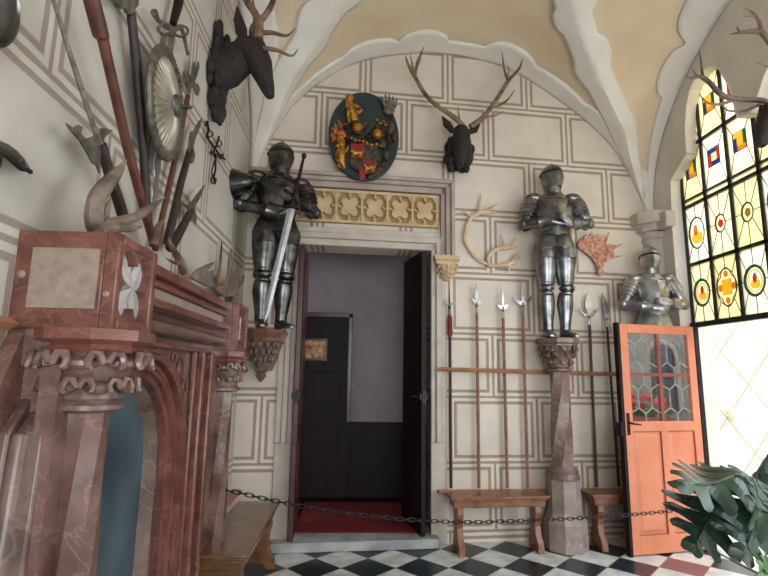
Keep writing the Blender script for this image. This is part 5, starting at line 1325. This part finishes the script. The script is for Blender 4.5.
o_ = N.new('ShaderNodeOutputMaterial'); tr = N.new('ShaderNodeBsdfTransparent'); gl = N.new('ShaderNodeBsdfGlossy'); gl.inputs['Roughness'].default_value = .02
mx = N.new('ShaderNodeMixShader'); mx.inputs[0].default_value = .38; L.new(tr.outputs[0], mx.inputs[1]); L.new(gl.outputs[0], mx.inputs[2]); L.new(mx.outputs[0], o_.inputs[0])
for i, (x0, x1) in enumerate(((.085, DW/2-.016), (DW/2+.016, DW-.085))):
    for z0_, z1_ in ((1.18, zm-.016), (zm+.016, DH-.085)):
        mb = MB(RD); mb.span((x0, .020, z0_), (x1, .024, z1_)); pn = mb.build('glass_pane', gm, dr, smooth=False)
        mb = MB(RD); xc = (x0+x1)/2; zc_ = (z0_+z1_)/2; hw_ = .075; hh = .10
        hx = [(xc, zc_+hh+.04), (xc+hw_, zc_+hh-.015), (xc+hw_, zc_-hh+.015), (xc, zc_-hh-.04), (xc-hw_, zc_-hh+.015), (xc-hw_, zc_+hh-.015)]
        for a in range(6):
            p, q_ = hx[a], hx[(a+1) % 6]; mb.tube([(p[0], .017, p[1]), (q_[0], .017, q_[1])], .0045, 5)
        for p, e in ((hx[0], (xc, z1_)), (hx[3], (xc, z0_)), (hx[1], (x1, hx[1][1]+.05)), (hx[2], (x1, hx[2][1]-.05)), (hx[4], (x0, hx[4][1]-.05)), (hx[5], (x0, hx[5][1]+.05))): mb.tube([(p[0], .017, p[1]), (e[0], .017, e[1])], .0045, 5)
        mb.build('lead_came', 'lead', pn)
mb = MB(RD); mb.span((.015, -.008, 1.06), (.045, 0, 1.26)); mb.tube([(.03, -.005, 1.17), (.03, -.05, 1.17), (.06, -.055, 1.165), (.13, -.05, 1.155)], [.009, .009, .009, .007], 8); mb.ball((.03, -.01, 1.10), .012, 8, 6); mb.build('door_handle', 'iron', dr)
mb = MB(RD); mb.span((-.055, -.005, 1.05), (-.03, .06, 1.17)); mb.build('lock_case', 'iron', dr)

# ================================================================== CHAIN
ca0, ca1 = rw(217, 489, -.90), Vector((3.36, 4.60, .36))
nrm_ = (ca1-ca0); nrm_.z = 0; nrm_.normalize(); pnn = Vector((nrm_.y, -nrm_.x, 0))
def onp(px, py): return hit(px, py, tuple(pnn), pnn.dot(ca0))
path = [onp(*p) for p in ((219, 489), (240, 493), (280, 502), (330, 511), (400, 519), (455, 522), (500, 521.5), (550, 519.5), (600, 517), (650, 513), (700, 508), (735, 503))]
sp = [Vector(tuple(float(v) for v in q)) for q in spl([tuple(p) for p in path], 40)]
chn = thing('barrier_chain', 'black iron chain slung across the whole bay in front of doorway and benches', 'chain', sp[0])
Ls = .044; acc = 0; last = sp[0]; cents = []
dist = [0]
for a, b in zip(sp[:-1], sp[1:]): dist.append(dist[-1]+(b-a).length)
tot = dist[-1]; nl = min(99, int(tot/Ls)); Ls = tot/nl
base_me = None
def att(d):
    i = max(0, min(len(dist)-2, int(np.searchsorted(dist, d))-1)); u = (d-dist[i])/(dist[i+1]-dist[i]+1e-9); return sp[i].lerp(sp[i+1], u)
for k in range(nl):
    a, b = att(k*Ls), att((k+1)*Ls); t_ = (b-a).normalized(); s1 = t_.cross(Vector((0, 0, 1))).normalized(); s2 = t_.cross(s1)
    sv = (s2*.9+s1*.3 if k % 2 == 0 else s1*.9-s2*.35).normalized(); c = (a+b)/2; hl_, hw_ = Ls*.68, .0115
    pts = []
    for j in range(17):
        th = 2*PI*j/16; cx_, sx_ = math.cos(th), math.sin(th); pts.append(c+t_*(hl_-hw_)*(1 if cx_ > .01 else -1 if cx_ < -.01 else 0)+t_*hw_*cx_+sv*hw_*sx_)
    mb = MB(); mb.tube(pts, .0038, 6, cap=False); mb.build('link', 'iron', chn)

# ================================================================== MONSTERA
mp = Vector((2.35, 2.05, 0))
pl_ = thing('monstera_plant', 'large green monstera plant with slit leaves at the lower right', 'plant', mp)
mb = MB(); mb.lathe([(.14, 0), (.19, .32), (.205, .32), (.205, .36), (.18, .36), (.17, .31), (.0, .31)], mp, 28); pt = mb.build('pot', 'pot', pl_)
mb = MB(); mb.lathe([(.172, .30), (.172, .33), (.0, .335)], mp, 20); mb.build('soil', 'soil', pt)
def mleaf(base, tip, nrm, w, seed=0, m_='leaf', droop=.25, fold=.25):
    rnd = random.Random(seed); L_ = (tip-base).length; ax = (tip-base).normalized(); nrm = (nrm-ax*nrm.dot(ax)).normalized(); sd = ax.cross(nrm)
    def prof(t): return (math.sin(PI*min(1, t*1.02)**.62))**.75 if 0 < t < .985 else .04
    def pos(t, v):   # t along, v across (-1..1) fraction of w
        a = v*w*.5
        return base+ax*(L_*t)+sd*a+nrm*(-droop*L_*t*t-fold*abs(a)+.02*math.sin(9*t+3*v))
    mb = MB()
    for s_ in (-1, 1):
        nL = 6; cuts = [(-.12+1.04*k/nL) for k in range(nL+1)]
        for k in range(nL):
            t0, t1_ = cuts[k], cuts[k+1]; tm = (t0+t1_)/2; full = prof(max(.03, tm+.08))*(1-.0*rnd.random()); gap = .20
            inner = .26 if 0 < k < nL-1 else .6
            vs = []; nseg = 7
            for j in range(nseg+1):
                v = full*j/nseg; sl = .05*v+.09*v*v   # lobes sweep to the tip
                if v < inner*full: h0, h1 = max(0, t0), max(0.02, t1_)
                else:
                    u = (v-inner*full)/(full*(1-inner)+1e-6); g = (t1_-t0)*(gap+.0)*min(1, u*2); h0, h1 = t0+g, t1_-g*.6
                    if u > .7: q_ = (u-.7)/.3; mid = (h0+h1)/2; sq = math.sqrt(max(0.05, 1-q_*q_)); h0 = mid+(h0-mid)*sq; h1 = mid+(h1-mid)*sq
                vs.append(pos(h0+sl, s_*v)); vs.append(pos((h0+h1)/2+sl, s_*v)+nrm*.002*(j > 0)); vs.append(pos(h1+sl, s_*v))
            fs = []
            for j in range(nseg):
                a = j*3; fs += [(a, a+1, a+4, a+3), (a+1, a+2, a+5, a+4)]
            mb.add(vs, fs)
    o = mb.build('leaf', m_, pl_, smooth=False); mo = o.modifiers.new('thick', 'SOLIDIFY'); mo.thickness = .0025
    mb = MB(); mb.tube([pos(t, 0)+nrm*.002 for t in (-.02, .2, .45, .7, .95)], [.006, .005, .004, .003, .001], 6); mb.build('midrib', 'leafl' if m_ == 'leafl' else 'leaf', o)
    return base
def pp(px, py, d): return ay(px, py, d)
leaves = [
 (pp(726, 488, 2.30), pp(690, 556, 2.15), Vector((-.35, -1, .35)), .40, .12, 'leaf'),
 (pp(752, 478, 2.25), pp(676, 474, 2.05), Vector((.05, -.55, 1)), .36, .18, 'leaf'),
 (pp(768, 492, 2.15), pp(742, 566, 2.0), Vector((-.15, -1, .30)), .46, .10, 'leaf'),
 (pp(752, 480, 2.45), pp(800, 462, 2.3), Vector((-.1, -.7, 1)), .34, .15, 'leaf'),
 (pp(790, 520, 2.0), pp(748, 500, 1.95), Vector((0, -1, .5)), .30, .15, 'leaf'),
 (pp(730, 478, 2.6), pp(700, 500, 2.55), Vector((0, -1, .2)), .26, .15, 'leaf'),
 (pp(785, 580, 2.1), pp(757, 563, 2.0), Vector((0, -1, .4)), .16, .1, 'leafl')]
for i, (b_, t_, n_, w_, dr_, m_) in enumerate(leaves):
    mleaf(b_, t_, n_, w_, i, m_, dr_)
    top = mp+Vector((random.uniform(-.05, .05), random.uniform(-.05, .05), .33)); mb = MB()
    Q = spl([tuple(top), tuple(top.lerp(b_, .5)+Vector((.12, .06, .12))), tuple(b_)], 8); mb.tube(Q, .008, 7); mb.build('stem', 'leaf', pl_)

# ================================================================== COURTYARD SIDE (mirrored in the door glass)
dn = Vector((math.sin(ang), -math.cos(ang), 0)); NX = 6.2
def mirror(px, py):
    p = hit(px, py, tuple(dn), dn.dot(da)); d = (p-E0).normalized(); r = d-dn*2*d.dot(dn); return p+r*((NX-p.x)/r.x)
mb = MB(); mb.span((NX, -1.2, -.1), (NX+.3, 5.2, 3.6)); mb.build('wall_courtyard', mat('courtyard_plaster', (150, 152, 150), (176, 176, 172), 3, .9), kind='structure')
c_ = [mirror(*p) for p in ((652, 372), (682, 372), (667, 342), (667, 408))]
wy = (c_[0].y+c_[1].y)/2; wh = abs(c_[1].y-c_[0].y)/2; wz0, wz1 = c_[3].z, c_[2].z
w2 = bpy.data.objects.new('window_2', None); COL.objects.link(w2); w2['kind'] = 'structure'; w2['_o'] = (0, 0, 0)
zs_ = wz1-wh
AR = [(wy-wh, wz0), (wy+wh, wz0), (wy+wh, zs_)]+[(wy+wh*math.cos(PI*k/12), zs_+wh*math.sin(PI*k/12)) for k in range(1, 12)]+[(wy-wh, zs_)]
mb = MB(); mb.prism([(NX-.02, a, b) for a, b in AR], (.01, 0, 0)); mb.build('pane', mat('blue_grey_glazing', (60, 78, 104), (98, 118, 146), 5, .3), w2)
mb = MB()
for k in range(7):
    y = wy-wh+2*wh*k/6; mb.tube([(NX-.03, y, wz0), (NX-.03, y, zs_+math.sqrt(max(0, wh*wh-(y-wy)**2)))], .012, 4)
for k in range(9):
    z = wz0+(wz1-wz0)*k/9; mb.tube([(NX-.03, wy-wh, z), (NX-.03, wy+wh, z)], .012, 4)
mb.build('lattice', 'leadd', w2)
mb = MB()
for a, b in zip(AR[1:], AR[2:]+AR[:1]): mb.tube([(NX-.03, *a), (NX-.03, *b)], .04, 6)
mb.build('window_frame', 'stone', w2)
fc = mirror(656, 412)
fb_ = thing('flower_box', 'box of red geraniums under the courtyard window, mirrored in the door glass', 'flower box', (NX-.35, fc.y, fc.z-.2))
mb = MB(); mb.span((NX-.5, fc.y-.5, fc.z-.25), (NX-.2, fc.y+.5, fc.z-.05)); mb.build('box', 'pot', fb_, bevel=.01)
mb = MB(); 
for y in (-.4, .4): mb.span((NX-.25, fc.y+y-.02, fc.z-.3), (NX, fc.y+y+.02, fc.z-.25))
mb.span((NX-.22, fc.y-.42, fc.z-.29), (NX-.19, fc.y+.42, fc.z-.25)); mb.build('bracket', 'iron', fb_)
mb = MB()
for k in range(60): mb.ball((NX-.35+random.uniform(-.16, .16), fc.y+random.uniform(-.5, .5), fc.z+random.uniform(-.06, .12)), (.06, .06, .035), 6, 4)
mb.build('foliage', 'grassy', fb_)
mb = MB()
for k in range(34): mb.ball((NX-.38+random.uniform(-.18, .12), fc.y+random.uniform(-.5, .5), fc.z+random.uniform(.06, .26)), .05, 7, 5)
mb.build('blossom', 'flower', fb_)

# ================================================================== OUTSIDE
mb = MB(); mb.span((3.42, -6, -.12), (14, 7.5, -.06)); mb.build('ground', 'ground', kind='structure')
mb = MB(); mb.span((3.62, 7.5, -.1), (14, 7.8, 9)); mb.build('wall_outside', 'facade', kind='structure')
mb = MB(); a = ay(700, 430, 7.2); b = ay(728, 446, 7.2); mb.span((3.62, 7.1, .0), (b.x, 7.5, a.z)); mb.build('stone_ledge', 'ground', label='low whitewashed ledge at the foot of the sunlit wall outside', cat='ledge', bevel=.01)
q = ay(732, 413, 7.5); t = thing('wall_box', 'small cream box on the sunlit wall seen through the open doorway', 'junction box', (q.x, 7.5, q.z-.07))
mb = MB(); mb.box((q.x, 7.46, q.z), (.13, .08, .14)); mb.build('box', 'paper', t, bevel=.01)
mb = MB(); mb.box((q.x, 7.415, q.z-.01), (.10, .01, .09)); mb.build('lid', 'paper', t, bevel=.004)
